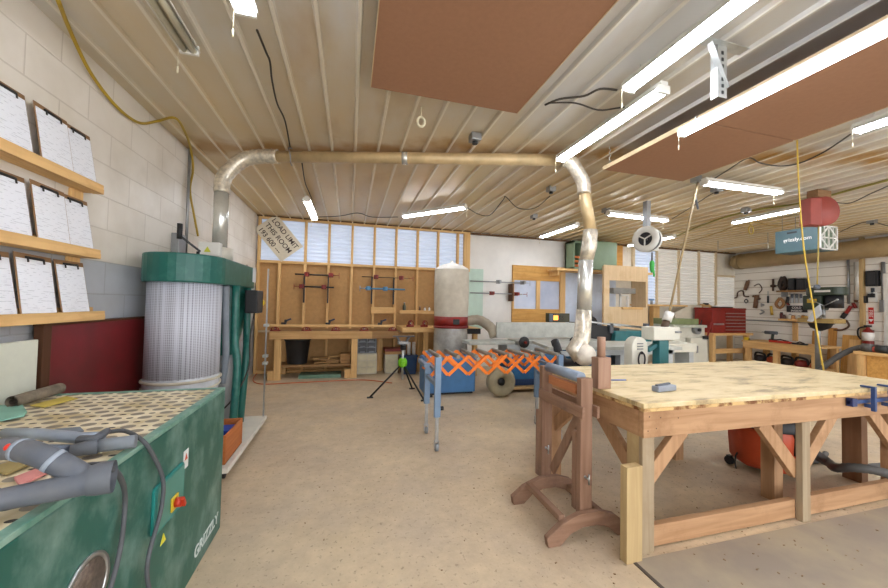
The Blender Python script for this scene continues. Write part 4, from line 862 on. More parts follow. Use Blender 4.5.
MB().box(f0.x, 5.35, fz-.03, f1.x, 5.39, f0.z-.02).build('fence', IRON, jt, .004)
tz = atY(520, 341, 5.1).z
t0_, t1_ = atY(467, 341, 5.1), atY(517, 341, 5.1)
MB().box(t0_.x+.05, 5.12, tz-.06, t1_.x-.02, 5.5, tz-.01).build('outfeed_table', IRON, jt, .006)
MB().box(t1_.x+.02, 5.12, tz-.05, f1.x+.1, 5.5, tz).build('infeed_table', IRON, jt, .006)
MB().prism([(c0.x-.05, .601), (c1.x+.35, .601), (f1.x-.05, tz-.052), (c0.x-.05, tz-.062)], 5.13, 5.48, 'xz').build('bed_casting', mat('light_casting', '#b9bfc0', .45, .2, var=.1), jt, .008)
for px in (525, 575):
    qq = atY(px, 342.5, 5.05); 
    hw = MB().lathe([(0, -.03), (.085, -.03), (.095, -.012), (.085, .0), (.0, .0)], (qq.x, 5.09, qq.z), 'y', 24).build('hand_wheel', BLACK, jt); MB().cyl((qq.x, 5.065, qq.z), (qq.x, 5.02, qq.z), .022, 12).build('wheel_hub', RED, hw)
qq = atY(536, 346, 5.1); MB().box(qq.x+.2, 5.14, tz-.14, qq.x+.34, 5.2, tz-.06).build('switch', BLACK, jt, .004)
# digital thickness readout box
q = atY(547, 317, 5.5); dx_ = atY(568, 317, 5.5)
ro = thing('digital_readout', 'small dark control box with amber lit display standing behind the jointer fence', 'control box', ((q.x+dx_.x)/2, 5.5, q.z-.1))
MB().box(q.x, 5.45, q.z-.09, dx_.x, 5.55, q.z+.07).build('housing', mat('olive_black', '#3b3a22', .5, var=.1), ro, .006)
MB().box(q.x+.1, 5.444, q.z-.05, q.x+.19, 5.449, q.z+.03).build('lit_display', emit('amber_display', '#ff9a3c', 1.6), ro)
text('55', 'digits', mat('dark_digit', '#2c2108', .5), ro, (q.x+.2, 5.446, q.z-.05), (1, 0, 0), (0, 0, 1), .11, .001, bold=.003)
MB().box(q.x+.01, 5.44, q.z-.08, q.x+.08, 5.449, q.z+.06).build('panel', mat('slate_panel', '#5b6670', .5), ro)
MB().box((q.x+dx_.x)/2-.02, 5.48, fz, (q.x+dx_.x)/2+.02, 5.52, q.z-.09).build('post', GREY, ro)
# cream round dust bag on the floor (wheel like)
rw = thing('blower_scroll', 'cream round blower casing with dark centre standing on the floor under the orange conveyor', 'blower', (2.29, 5.0, 0))
CRM = mat('dusty_cream', '#a3987c', .55, var=.15)
MB().lathe([(.06, .07), (.06, -.03), (.12, -.09), (.2, -.09), (.222, -.05), (.222, .05), (.2, .09), (.10, .09)], (2.27, 4.93, .223), 'y', 36).build('casing', CRM, rw)
MB().lathe([(0, .0), (.06, .0), (.055, -.04), (0, -.04)], (2.27, 4.93, .223), 'y', 20).build('hub', BLACK, rw)
# ------------------------------------------------------------------ EXPANDING ROLLER CONVEYOR
rc = thing('roller_conveyor', 'expanding orange scissor roller conveyor on blue-grey caster legs', 'conveyor', (1.5, 3.45, 0))
BG = mat('blue_grey_frame', '#7a93ad', .4, .1, var=.08)
Ya, Yb = 3.22, 3.68; xl = .83; xr_ = 2.16; zc_ = .885
for (xx, yy) in ((xl, Ya), (xl-.0, Yb), (xr_, Ya), (xr_, Yb)):
    MB().box(xx-.03, yy-.02, .32, xx+.03, yy+.02, zc_+.0).build('upper_leg', BG, rc, .004)
    lg = MB().box(xx-.016, yy-.012, .10, xx+.016, yy+.012, .34).build('leg_tube', STEEL, rc, .002)
    MB().cyl((xx-.014, yy, .035), (xx+.014, yy, .035), .035, 18).build('caster_wheel', mat('grey_wheel', '#8b9094', .5), rc)
    MB().box(xx-.022, yy-.016, .03, xx-.016, yy+.016, .10).box(xx+.016, yy-.016, .03, xx+.022, yy+.016, .10).box(xx-.022, yy-.02, .088, xx+.022, yy+.02, .10).build('caster_fork', STEEL, rc)
    MB().cyl((xx+.03, yy, .40), (xx+.06, yy, .40), .02, 12).build('lock_knob', BLACK, rc)
for xx in (xl, xr_):
    MB().box(xx-.02, Ya, .60, xx+.02, Yb, .64).build('cross_bar', BG, rc, .003); MB().box(xx-.02, Ya, .74, xx+.02, Yb, .765).build('cross_bar', BG, rc, .003)
MB().box(xl-.10, Yb-.3, .76, xl-.06, Yb+.03, .80).box(xl-.06, Yb-.28, .765, xl-.03, Yb-.24, .795).build('handle', BG, rc, .003)
n_ = 6; pit = (xr_-.04-(xl+.06))/n_; zlo, zhi = .705, .885
for yy in (Ya+.035, Yb-.035):
    for k in range(n_+1):
        xa = xl+.06+pit*(k-.25); 
        for (x_a, x_b, of) in ((xa-pit*.5, xa+pit*.5, -.006), (xa+pit*.5, xa-pit*.5, .006)):
            x_a = max(xl-.06, min(x_a, xr_+.0)); x_b = max(xl-.06, min(x_b, xr_+.0))
            if abs(x_a-x_b) < .05: continue
            MB().beam((x_a, yy+of, zlo), (x_b, yy+of, zhi), .031, .008, (0, 1, 0)).build('scissor_bar', ORANGE, rc, .001)
RUB = mat('grey_brown_roller', '#8e8a80', .4, .4, var=.12)
for k in range(8):
    xx = xl+.02+k*(xr_-xl-.04)/7; MB().cyl((xx, Ya-.0, zc_+.0), (xx, Yb+.0, zc_+.0), .021, 14).build('roller', RUB, rc)
# ------------------------------------------------------------------ BIG WORK TABLE
tt = thing('work_table', 'big timber work table with worn plywood top and braced legs in the foreground', 'work table', (3.1, 2.24, 0))
WX0, WX1, WY0, WY1, WZ = 1.60, 4.18, 1.585, 2.70, .862
FIR = {a: wood('fir', '#bd9670', a, var=.25, dirt='#98724f') for a in 'xyz'}
PT = wood('treated_pine', '#bfa77a', 'z', var=.15)
TOPM = wood('worn_ply', '#e0c890', 'x', var=.14, dirt='#b99a63')
def topmat():
    m, nt, b = base('stained_plywood_top'); L = nt.links.new; tc = N(nt, 'ShaderNodeTexCoord')
    mp = N(nt, 'ShaderNodeMapping'); mp.inputs['Scale'].default_value = (1.2, 4, 1); L(tc.outputs['Object'], mp.inputs[0])
    n1 = N(nt, 'ShaderNodeTexNoise'); n1.inputs['Scale'].default_value = 2.5; n1.inputs['Detail'].default_value = 9; n1.inputs['Roughness'].default_value = .7; L(mp.outputs[0], n1.inputs['Vector'])
    rp = N(nt, 'ShaderNodeValToRGB'); L(n1.outputs['Fac'], rp.inputs[0]); e = rp.color_ramp.elements
    e[0].position = .34; e[0].color = lin('#94805e'); e[1].position = .58; e[1].color = lin('#dcc9a0'); k = e.new(.46); k.color = lin('#d0b988')
    L(rp.outputs[0], b.inputs['Base Color']); b.inputs['Roughness'].default_value = .5; return m
MB().box(WX0, WY0, WZ-.028, WX1, WY1, WZ).build('table_top', topmat(), tt, .004)
EDG = mat('chipped_edge', '#d6b47a', .7, var=.3, scale=16, c2='#7a4c26', thr=(.36, .54), bump=.6)
MB().box(WX0+.008, WY0+.006, WZ-.05, WX1-.01, WY1-.006, WZ-.029).build('under_sheet', EDG, tt, .003)
az0, az1 = WZ-.205, WZ-.051
ax0, ax1, ay0, ay1 = WX0+.03, WX1-.03, WY0+.03, WY1-.03
MB().box(ax0, ay0, az0, ax1, ay0+.04, az1).build('apron', FIR['x'], tt, .003); MB().box(ax0, ay1-.04, az0, ax1, ay1, az1).build('apron', FIR['x'], tt, .003)
MB().box(ax0-.001, ay0+.041, az0, ax0+.04, ay1-.041, az1).build('apron', FIR['y'], tt, .003); MB().box(ax1-.04, ay0+.041, az0, ax1, ay1-.041, az1).build('apron', FIR['y'], tt, .003)
mx_ = 2.93
legs = [(ax0+.005, ay0+.04), (ax0+.005, ay1-.13), (mx_+.10, ay0+.22), (mx_, ay1-.13), (ax1-.10, ay0+.045), (ax1-.10, ay1-.13)]
for i, (lx, ly) in enumerate(legs):
    MB().box(lx, ly, 0, lx+.09, ly+.09, az1 if i else az0).build('leg', PT if i in (0,) else FIR['z'], tt, .003)
MB().box(4.07, 1.86, 0, 4.15, 1.98, az1).build('leg_board', wood('dark_fir', '#8f6a4c', 'z'), tt, .003)
MB().box(ax0-.14, ay0-.03, 0, ax0-.035, ay0+.02, .52).build('leg_sister', PT, tt, .003)
MB().box(ax0+.005, ay0+.012, 0, ax0+.09, ay0+.039, az0).build('leg_block', wood('grey_post', '#a8977c', 'z'), tt, .003)
MB().box(mx_+.0, ay0-.0, .0, mx_+.075, ay0+.039, az0).build('leg_sister', wood('grey_post', '#a8977c', 'z'), tt, .003)
MB().box(ax0+.09, ay0+.04, .01, mx_-.002, ay0+.08, .13).build('stretcher', FIR['x'], tt, .003)
MB().box(mx_+.077, ay0+.04, .01, ax1-.1, ay0+.08, .135).build('stretcher', FIR['x'], tt, .003)
pass
BR = FIR['z']
for p, q in (((ax0+.03+.04, ay0+.075, .36), (ax0+.36, ay0+.075, az0+.0)), ((mx_+.03, ay0+.06, .30), (mx_-.30, ay0+.06, az0)), ((mx_+.06, ay0+.06, .30), (mx_+.42, ay0+.06, az0+.03)), ((ax1-.06, ay0+.075, .36), (ax1-.36, ay0+.075, az0))):
    MB().beam(p, q, .09, .04, (0, 1, 0)).build('knee_brace', BR, tt, .003)
MB().beam((ax0+.05, ay0+.1, .40), (ax0+.05, ay0+.40, az0+.01), .09, .04, (1, 0, 0)).build('knee_brace', BR, tt, .003)
MB().beam((ax0+.05, ay1-.1, .40), (ax0+.05, ay1-.40, az0+.01), .09, .04, (1, 0, 0)).build('knee_brace', BR, tt, .003)
NAIL = mat('nail_head', '#5a4636', .5, .4)
for sx_, sz_ in ((.04, .12), (.09, .05), (.03, .04), (.25, .10), (.12, .11)): MB().cyl((ax0+sx_, ay0-.001, az0+sz_), (ax0+sx_, ay0+.001, az0+sz_), .004, 8).build('nail', NAIL, tt)
# items on table
st = thing('staple_gun', 'small grey hand tool lying near the left end of the big table', 'stapler', atZ(664, 387, WZ))
a_ = atZ(655, 389, WZ+.02); b_ = atZ(673, 387, WZ+.02)
MB().beam(a_, b_, .05, .036).build('body', mat('pale_grey_tool', '#8e96a3', .4), st, .006)
MB().beam(a_+Vector((.01, 0, .022)), b_+Vector((-.03, 0, .026)), .018, .012).build('lever', DKGREY, st, .003)
a_ = atZ(609, 380, WZ+.006); b_ = atZ(626, 380, WZ+.006)
pc = thing('pencil', 'thin blue pencil on the big table behind the wooden post', 'pencil', a_); MB().cyl(a_, b_, .0045, 6).build('shaft', mat('pencil_blue', '#5a76b5', .4), pc); MB().cyl(b_, b_+(b_-a_).normalized()*.016, .0045, 6, .0008).build('tip', PINE['x'], pc)
# blue clamps at right
def blueclamp(px, py, lb, cp=None):
    v = atY(px, py, ay0-.03)
    t = thing('bar_clamp', lb, 'clamp', (v.x, ay0-.03, .6), 0, 'blue clamps on the big table edge')
    BC = mat('blue_clamp', '#2b4676', .35)
    MB().box(v.x-.012, WY0-.035, az0+.05, v.x+.012, WY0-.012, WZ+.004).build('bar', BC, t, .003)
    MB().box(v.x-.014, WY0-.035, WZ+.004, v.x+.014, WY0+.04, WZ+.016).build('upper_jaw', BC, t, .003)
    MB().box(v.x-.014, WY0-.012, az0+.07, v.x+.014, WY0+.020, az0+.095).build('lower_jaw', BC, t, .003)
    return t
for px, lb in ((869, 'left one of two blue clamps on the right end of the big table'), (886, 'right one of two blue clamps on the big table, cut by the photo edge')): blueclamp(px, 398, lb)
v = atY(849, 402, ay0-.02); w_ = atY(888, 409, ay0-.02)
bl = thing('bar_clamp', 'long blue bar clamp lying along the apron under the table edge', 'clamp', v); MB().box(v.x, ay0-.03, v.z-.015, w_.x+.1, ay0-.006, v.z+.01).build('bar', mat('blue_clamp', '#2b4676', .35), bl, .003); MB().box(v.x-.0, ay0-.04, v.z-.03, v.x+.05, ay0-.004, v.z+.025).build('jaw', mat('navy_dark', '#1c2c5c', .4), bl, .003)
# wooden post standing behind the roller stand (outfeed support)
pv = atZ(601, 388, WZ)
po = thing('wood_post', 'upright rough timber post with narrower peg on the left end of the big table', 'post', (pv.x, pv.y, WZ+.001))
ps = .035
hz = atY(601, 357, pv.y).z; hz2 = atY(601, 337, pv.y).z
GRW = wood('grey_pink_timber', '#a5846f', 'z', var=.2)
MB().box(pv.x-.05, pv.y-.035, WZ+.001, pv.x+.05, pv.y+.035, hz).build('post', GRW, po, .004)
MB().cyl((pv.x+.0, pv.y, hz), (pv.x, pv.y, hz2), .026, 8).build('peg', GRW, po)
# ------------------------------------------------------------------ WOODEN ROLLER STAND
ws = thing('roller_stand', 'grey-brown wooden roller stand with arched feet at the left end of the big table', 'roller stand', (1.42, 2.07, 0))
SW = {a: wood('stand_timber', '#94745f', a, var=.25, dirt='#6f5647') for a in 'xyz'}
na, fa = 1.86, 2.30; pxn = 1.425
for yy in (na, fa):
    MB().box(pxn-.045, yy+.024, .14, pxn+.045, yy+.062, .62).build('lower_post', SW['z'], ws, .004)
    MB().box(pxn-.042, yy-.022, .09, pxn+.042, yy+.022, .955).build('sliding_post', SW['z'], ws, .004)
    arch = [(pxn-.30+.02, 0), (pxn-.29, .055), (pxn-.20, .12), (pxn-.07, .165), (pxn+.07, .165), (pxn+.18, .13), (pxn+.27, .06), (pxn+.28, 0), (pxn+.20, 0), (pxn+.13, .06), (pxn+.05, .085), (pxn-.05, .085), (pxn-.13, .06), (pxn-.20, 0)]
    MB().prism(arch, yy-.062, yy-.024, 'xz').build('arched_foot', SW['x'], ws, .003)
    MB().cyl((pxn-.01, yy-.03, .36), (pxn-.01, yy+.07, .36), .008, 8).cyl((pxn-.01, yy-.06, .33), (pxn-.01, yy-.06, .39), .006, 6).cyl((pxn-.01, yy-.06, .36), (pxn-.01, yy-.03, .36), .006, 6).build('wing_bolt', STEEL, ws)
for xx in (pxn-.06, pxn+.045): MB().box(xx, na-.06, .72, xx+.018, fa+.0, .79).build('side_rail', SW['y'], ws, .003)
MB().box(pxn-.19, na-.022, .115, pxn-.15, fa-.064, .15).build('foot_rail', SW['y'], ws, .003); MB().box(pxn+.14, na-.022, .06, pxn+.18, fa-.064, .10).build('foot_rail', SW['y'], ws, .003)
MB().box(pxn-.02, na+.065, .84, pxn+.02, fa-.065, .90).build('top_rail', wood('red_fir', '#b9784f', 'y'), ws, .003)
MB().cyl((pxn, na+.035, .95), (pxn, fa-.035, .95), .034, 22).build('roller', mat('plastic_roller', '#8793a3', .4, .2, var=.08), ws)
MB().cyl((pxn, na+.02, .94), (pxn, na+.07, .94), .008, 8).cyl((pxn, fa-.07, .94), (pxn, fa-.02, .94), .008, 8).build('axle', STEEL, ws)
MB().beam((pxn+.01, na+.07, .70), (pxn+.01, fa-.08, .22), .06, .02, (1, 0, 0)).build('diagonal_brace', SW['z'], ws, .003)
# ------------------------------------------------------------------ SHOP VAC
sv = thing('shop_vacuum', 'orange-red wet and dry shop vacuum with black lid under the big table', 'vacuum', (3.56, 2.22, 0))
OR = mat('orange_red_tank', '#c04a22', .45, var=.12)
vx, vy = 3.56, 2.22
MB().lathe([(.22, .06), (.25, .10), (.265, .36), (.25, .40)], (vx, vy, 0), 'z', 8).build('tank', OR, sv, .02)
MB().lathe([(.265, .40), (.27, .43), (.24, .50), (.17, .55)], (vx, vy, 0), 'z', 24).build('lid', BLACK, sv)
MB().tube([(vx-.08, vy, .55), (vx-.08, vy, .60), (vx+.08, vy, .60), (vx+.08, vy, .55)], .012, 8).build('carry_handle', BLACK, sv)
MB().box(vx-.06, vy-.27, .22, vx+.05, vy-.22, .42).build('front_panel', BLACK, sv, .01)
for ax_, ay_ in ((-.2, -.15), (.2, -.15), (-.2, .16), (.2, .16)):
    MB().cyl((vx+ax_-.015, vy+ay_, .036), (vx+ax_+.015, vy+ay_, .036), .036, 16).box(vx+ax_-.02, vy+ay_-.015, .04, vx+ax_+.02, vy+ay_+.015, .08).build('caster', BLACK, sv)
MB().tube(smooth([atY(744, 446, 2.3), atY(736, 455, 2.3), atY(736, 468, 2.3), atY(742, 474, 2.3)]), .006, 6).build('cord', BLACK, sv)
hsv = mat('dusty_hose', '#4f4d4a', .6, var=.2)
for lb, pts, r_ in (('upper grey vacuum hose running off right under the big table', [(3.82, 2.14, .30), (3.90, 2.1, .22), (3.95, 2.05, .12), (4.15, 2.0, .06), (4.6, 1.95, .05)], .026),
                    ('thick grey vacuum hose curling over the table stretcher', [(3.80, 2.06, .24), (3.84, 1.95, .16), (3.66, 1.82, .19), (3.62, 1.70, .25), (3.70, 1.60, .26), (3.85, 1.50, .20), (4.1, 1.4, .13), (4.6, 1.3, .05)], .030),
                    ('thin dark hose lying on the floor behind the stretcher', [(3.80, 2.2, .05), (3.95, 2.25, .025), (4.2, 2.2, .025), (4.5, 2.3, .025)], .02)):
    pp = smooth(pts, 8); tag(MB().tube(pp, [r_+.0025*(i % 2) for i in range(len(pp))], 12).build('vacuum_hose', hsv), lb, 'hose', 'hoses by the shop vacuum')
# ------------------------------------------------------------------ TABLE SAW with grey tops, teal arm machine, white guards
def obj1(mb, name, m, lb, cat, grp=None, bev=0): return tag(mb.build(name, m, None, bev), lb, cat, grp)
LCAST = mat('light_casting', '#b9bfc0', .45, .2, var=.1); TEAL2 = mat('teal_machine', '#2b6f73', .4, var=.12)
CRW = mat('cream_white_enamel', '#d7d5c6', .4, var=.07, scale=4)
ts = thing('table_saw', 'cast iron table saw with wide grey top and blue cabinet behind the big table', 'table saw', (3.3, 4.0, 0))
MB().prism([(2.52, 4.45), (2.35, 3.75), (4.2, 3.55), (4.2, 4.25)], .86, .90, 'xy').build('saw_top', IRON, ts, .004)
MB().box(2.75, 3.85, .12, 3.35, 4.25, .86).build('cabinet', BLUE, ts, .01)
MB().box(2.78, 3.88, 0, 3.32, 4.22, .12).build('base', BLACK, ts)
MB().box(3.42, 3.85, 0.0, 3.50, 4.2, .86).build('leg', DKGREY, ts)
MB().box(4.05, 3.62, 0.0, 4.12, 3.7, .86).build('leg', LCAST, ts); MB().box(4.05, 4.15, 0.0, 4.12, 4.23, .86).build('leg', LCAST, ts)
MB().box(2.45, 3.62, .80, 4.15, 3.66, .858).build('front_rail', LCAST, ts, .003)
for px in (620, 628): qq = atY(px, 365, 3.6)
# drum sander: black hood with teal body
def px3(px, py, Y): return atY(px, py, Y)
ds = thing('drum_sander', 'teal machine with wide black hood and steel rods behind the drop pipe', 'sanding machine', (5.2, 6.0, 0))
h = [px3(*p, 5.620) for p in ((586, 323), (620, 328), (617, 350), (592, 348))]
MB().prism([(v.x, v.z) for v in h], 5.620, 6.170, 'xz').build('hood', BLACK, ds, .012)
l0, l1 = px3(584, 321, 5.570), px3(621, 326, 5.570); MB().beam((l0.x, 5.590, l0.z), (l1.x, 5.590, l1.z), .04, .03).build('hood_rail', STEEL, ds, .004)
tb0 = [px3(*p, 5.520) for p in ((616, 331), (650, 331), (653, 346), (640, 351), (614, 349))]
MB().prism([(v.x, v.z) for v in tb0], 5.520, 6.120, 'xz').build('body', TEAL2, ds, .012)
e0, e1 = px3(614, 343, 5.500), px3(624, 352, 5.500); MB().box(e0.x, 5.470, e1.z, e1.x, 5.519, e0.z).build('end_cap', DKGREY, ds, .004)
r0b, r1b = px3(612, 324, 5.570), px3(648, 328, 5.570); MB().cyl((r0b.x, 5.620, r0b.z), (r1b.x, 5.620, r1b.z), .02, 10).build('rod', STEEL, ds)
for px in (612, 648): v = px3(px, 326, 5.570); MB().box(v.x-.04, 5.570, v.z-.14, v.x+.04, 5.660, v.z+.05).build('rod_bracket', DKGREY, ds, .006)
w0, w1 = px3(617, 352, 5.570), px3(648, 352, 5.570)
MB().box(w0.x, 5.570, 0, w1.x, 6.070, w0.z+.02).build('stand', LCAST, ds, .01)
v = px3(600, 323, 5.970); MB().lathe([(0, -.03), (.13, -.03), (.15, 0), (.13, .03), (0, .03)], (v.x, 6.230, v.z-.02), 'y', 24).build('hand_wheel', BLACK, ds)
# white cabinet with looped cable
wc0, wc1, wtp = px3(632, 350, 3.2), px3(648, 350, 3.2), px3(640, 337, 3.2).z
wcb = thing('motor_cover', 'cream white round-topped motor cover with hanging black cable behind the big table', 'machine cover', ((wc0.x+wc1.x)/2, 3.26, 0))
rr_ = (wc1.x-wc0.x)/2; mxx = (wc0.x+wc1.x)/2
MB().prism([(wc0.x, .45), (wc1.x, .45)]+[(mxx+rr_*math.cos(a), wtp-rr_+rr_*math.sin(a)) for a in [PI*k/12 for k in range(13)]], 3.2, 3.32, 'xz').build('cover', CRW, wcb, .01)
MB().box(wc0.x+.02, 3.22, 0, wc1.x-.02, 3.30, .45).build('pedestal', LCAST, wcb)
for k in range(3): MB().box(mxx-.04, 3.194, wtp-.08-.03*k, mxx+.04, 3.2, wtp-.07-.03*k).build('vent_slot', DKGREY, wcb)
MB().tube([(mxx+.045*math.cos(a), 3.175, wtp-.25+.08*math.sin(a)) for a in [2*PI*k/20 for k in range(20)]], .009, 6, close=True).build('cable_loop', BLACK, wcb)
MB().sph((mxx, 3.175, wtp-.175), .018).build('cable_hook', BLACK, wcb)
# teal post with white head
tpx0, tpx1 = px3(659.5, 350, 3.2).x, px3(669, 350, 3.2).x; hz0 = px3(668, 340, 3.2).z; hz1 = px3(668, 327, 3.2).z
tl = thing('post_machine', 'teal column machine with cream white box head just behind the big table', 'machine', ((tpx0+tpx1)/2, 3.26, 0))
MB().box(tpx0, 3.2, .06, tpx1, 3.30, hz0).build('column', TEAL2, tl, .006)
MB().box(tpx0-.15, 3.12, 0, tpx1+.15, 3.38, .06).build('base', TEAL2, tl, .008)
MB().box(px3(651, 333, 3.2).x, 3.16, hz0, px3(677, 333, 3.2).x, 3.34, hz1).build('head', CRW, tl, .01)
MB().cyl((tpx1+.04, 3.16, (hz0+hz1)/2+.02), (tpx1+.12, 3.15, (hz0+hz1)/2+.02), .012, 10).build('screw', GREY, tl)
MB().beam((tpx0-.12, 3.25, hz0-.12), (tpx0, 3.25, hz0-.06), .05, .05).build('arm', TEAL2, tl, .005)
# white long bench wing at right of the post
a, b_ = px3(669, 344, 4.9), px3(697, 352, 4.9)
wg = thing('machine_wing', 'long cream metal table wing between the teal column and the white jointer', 'machine table', ((a.x+b_.x)/2, 5.0, 0))
MB().box(a.x-.3, 4.9, b_.z, b_.x, 5.3, a.z).build('wing', CRW, wg, .006); MB().box(a.x+.0, 4.95, 0, a.x+.1, 5.25, b_.z).build('leg', LCAST, wg); MB().box(b_.x-.12, 4.95, 0, b_.x-.02, 5.25, b_.z).build('leg', LCAST, wg)
# white jointer/planer at the back with green table
wj = thing('planer', 'cream white planer with olive green table on a tall cabinet beside the tool chest', 'planer', px3(692, 365, 6.2)*1)
X = lambda px, Y=6.2: px3(px, 330, Y).x
Z = lambda py, px=690, Y=6.2: px3(px, py, Y).z
wj.location.z = 0; W[wj] = Matrix.Translation(wj.location)
MB().prism([(X(690), .04), (X(709), .04), (X(707), Z(338)), (X(691), Z(338))], 6.2, 6.7, 'xz').build('cabinet', CRW, wj, .01)
MB().box(X(678), 6.3, .04, X(690)-.01, 6.65, Z(338)).build('side_cabinet', CRW, wj, .01)
MB().box(X(678), 6.25, Z(338), X(707), 6.65, Z(327)).build('bed', CRW, wj, .01)
MB().box(X(672), 6.15, Z(327.5), X(705), 6.7, Z(325)).build('table_edge', mat('pale_steel', '#c5cbbd', .35, .4), wj, .004)
MB().box(X(672), 6.3, Z(325), X(703), 6.7, Z(319)).build('green_fence', mat('olive_green_cast', '#7f8a5e', .45, var=.15), wj, .006)
v = px3(699, 330, 6.15); MB().cyl((v.x, 6.25, v.z), (v.x, 6.16, v.z), .10, 24).build('pulley', GREY, wj); MB().cyl((v.x, 6.16, v.z), (v.x, 6.12, v.z), .035, 14).build('pulley_hub', BLACK, wj)
MB().cyl((X(703)-.02, 6.28, Z(333)), (X(705), 6.28, Z(320)), .012, 8).build('lever', BLACK, wj)
MB().beam((X(706), 6.17, Z(337)), (X(710), 6.17, Z(322)), .025, .025).build('red_lever', RED, wj, .003)
MB().box(X(697)-.02, 6.19, Z(353), X(697)+.03, 6.2, Z(346)).build('latch', GREY, wj); MB().box(X(705)-.08, 6.15, Z(338.5)-.02, X(705)+.05, 6.2, Z(336)).build('switch', BLACK, wj, .004)
MB().box(X(677), 6.2, 0, X(710), 6.68, .04).build('base_plate', BLACK, wj)
# cream panel and pine frame behind it
a, b_ = px3(672, 305, 7.1), px3(700, 330, 7.1)
obj1(MB().prism([(a.x+.3, b_.z-.3), (b_.x, b_.z-.3), (b_.x, a.z), (a.x+.5, a.z), (a.x+.05, a.z-.18), (a.x+.05, b_.z-.3)], 7.05, 7.09, 'xz').box(a.x+.1, 7.05, 0, a.x+.16, 7.09, b_.z-.3).box(b_.x-.16, 7.05, 0, b_.x-.1, 7.09, b_.z-.3), 'large_board', mat('cream_board_b', '#d9d1bb', .6, var=.06), 'large cream board with cut corner standing behind the white planer', 'board')
v0, v1 = px3(701, 304, 7.2), px3(711, 318, 7.2)
ch = thing('pine_frame', 'small pine frame with black top clip standing behind the white planer', 'frame', ((v0.x+v1.x)/2, 7.2, 0))
for q0_, q1_ in (((v0.x, v0.z), (v0.x+.05, v1.z-.2)), ((v1.x-.05, v0.z-.03), (v1.x, v1.z-.2))): MB().box(q0_[0], 7.18, 0, q1_[0], 7.22, q0_[1]).build('stile', PINE['z'], ch, .003)
MB().box(v0.x+.05, 7.18, v0.z-.07, v1.x-.05, 7.22, v0.z).build('top_rail', PINE['x'], ch, .003); MB().box(v0.x+.1, 7.17, v0.z-.02, v1.x-.12, 7.23, v0.z+.03).build('clip', BLACK, ch, .003)
# shelf plank below the light wall with tools
a, b_ = px3(637, 303.5, 7.05), px3(686, 306, 7.05)
ps_ = thing('wall_shelf', 'low pine plank shelf under the corrugated light panels', 'shelf', ((a.x+b_.x)/2, 7.15, a.z-.05))
MB().box(a.x, 7.0, a.z-.055, b_.x, YB-.08, a.z-.015).build('plank', PINE['x'], ps_, .003); MB().box(px3(652, 320, 7.2).x, 7.15, .8, px3(658, 320, 7.2).x, YB-.08, a.z-.056).build('support_post', PINE['z'], ps_, .003)
MB().box(px3(638, 310, 7.2).x, 7.25, a.z-.5, px3(638, 310, 7.2).x+.16, YB-.08, a.z-.056).build('support_post', PINE['z'], ps_, .003)
v = px3(651.5, 299, 7.15); qs = thing('shelf_tool', 'small blue-topped tool standing on the low plank shelf', 'tool', (v.x, 7.15, a.z-.014)); MB().cyl((v.x, 7.15, a.z-.014), (v.x, 7.15, a.z+.09), .03, 10).build('base', GREY, qs); MB().box(v.x-.06, 7.12, a.z+.09, v.x+.06, 7.18, a.z+.13).build('top', mat('blue_top', '#6d93c4', .5), qs, .005)
# plywood booth (router cabinet) with opening
bo = thing('plywood_booth', 'tall pale plywood booth with rectangular opening and a grey shelf inside', 'booth', (5.9, 6.6, 0))
bx0, bx1 = px3(604, 300, 6.3).x, px3(648, 300, 6.3).x
zt2, zo1, zo0 = px3(626, 266, 6.3).z, px3(626, 281, 6.3).z, px3(626, 307, 6.3).z
PB = wood('birch_ply', '#dfc39a', 'z', var=.1, dirt='#cfae80')
MB().box(bx0, 6.3, zo1, bx1, 6.33, zt2).build('top_panel', PB, bo, .003)
MB().box(bx0, 6.3, .0, bx1, 6.33, zo0).build('front_panel', PB, bo, .003)
MB().box(bx0, 6.3, zo0, bx0+.14, 6.33, zo1).build('stile', PB, bo, .003); MB().box(bx1-.06, 6.3, zo0, bx1, 6.33, zo1).build('stile', PB, bo, .003)
MB().box(bx0+.05, 6.33, 0, bx0+.07, 6.42, zt2-.02).build('side_panel', PB, bo, .003); MB().box(bx1-.02, 6.33, 0, bx1, 6.75, zt2).build('side_panel', PB, bo, .003)
za = px3(626, 293.5, 6.45).z
MB().box(px3(612, 295, 6.5).x, 6.45, za, px3(634, 295, 6.5).x, 6.7, za+.12).build('inner_shelf', mat('grey_shelf', '#8d8b84', .5, var=.1), bo, .004)
v0 = px3(621, 305, 6.5); MB().box(v0.x-.02, 6.5, zo0, v0.x+.02, 6.54, za).box(v0.x-.02, 6.5, za-.06, v0.x+.22, 6.54, za-.02).box(v0.x+.18, 6.5, zo0, v0.x+.22, 6.54, za-.06).build('inner_bracket', WHITE, bo)
MB().box(px3(622, 308, 6.28).x, 6.25, zo0-.05, px3(642, 308, 6.28).x, 6.30, zo0+.0).build('sill', PINE['x'], bo, .003)
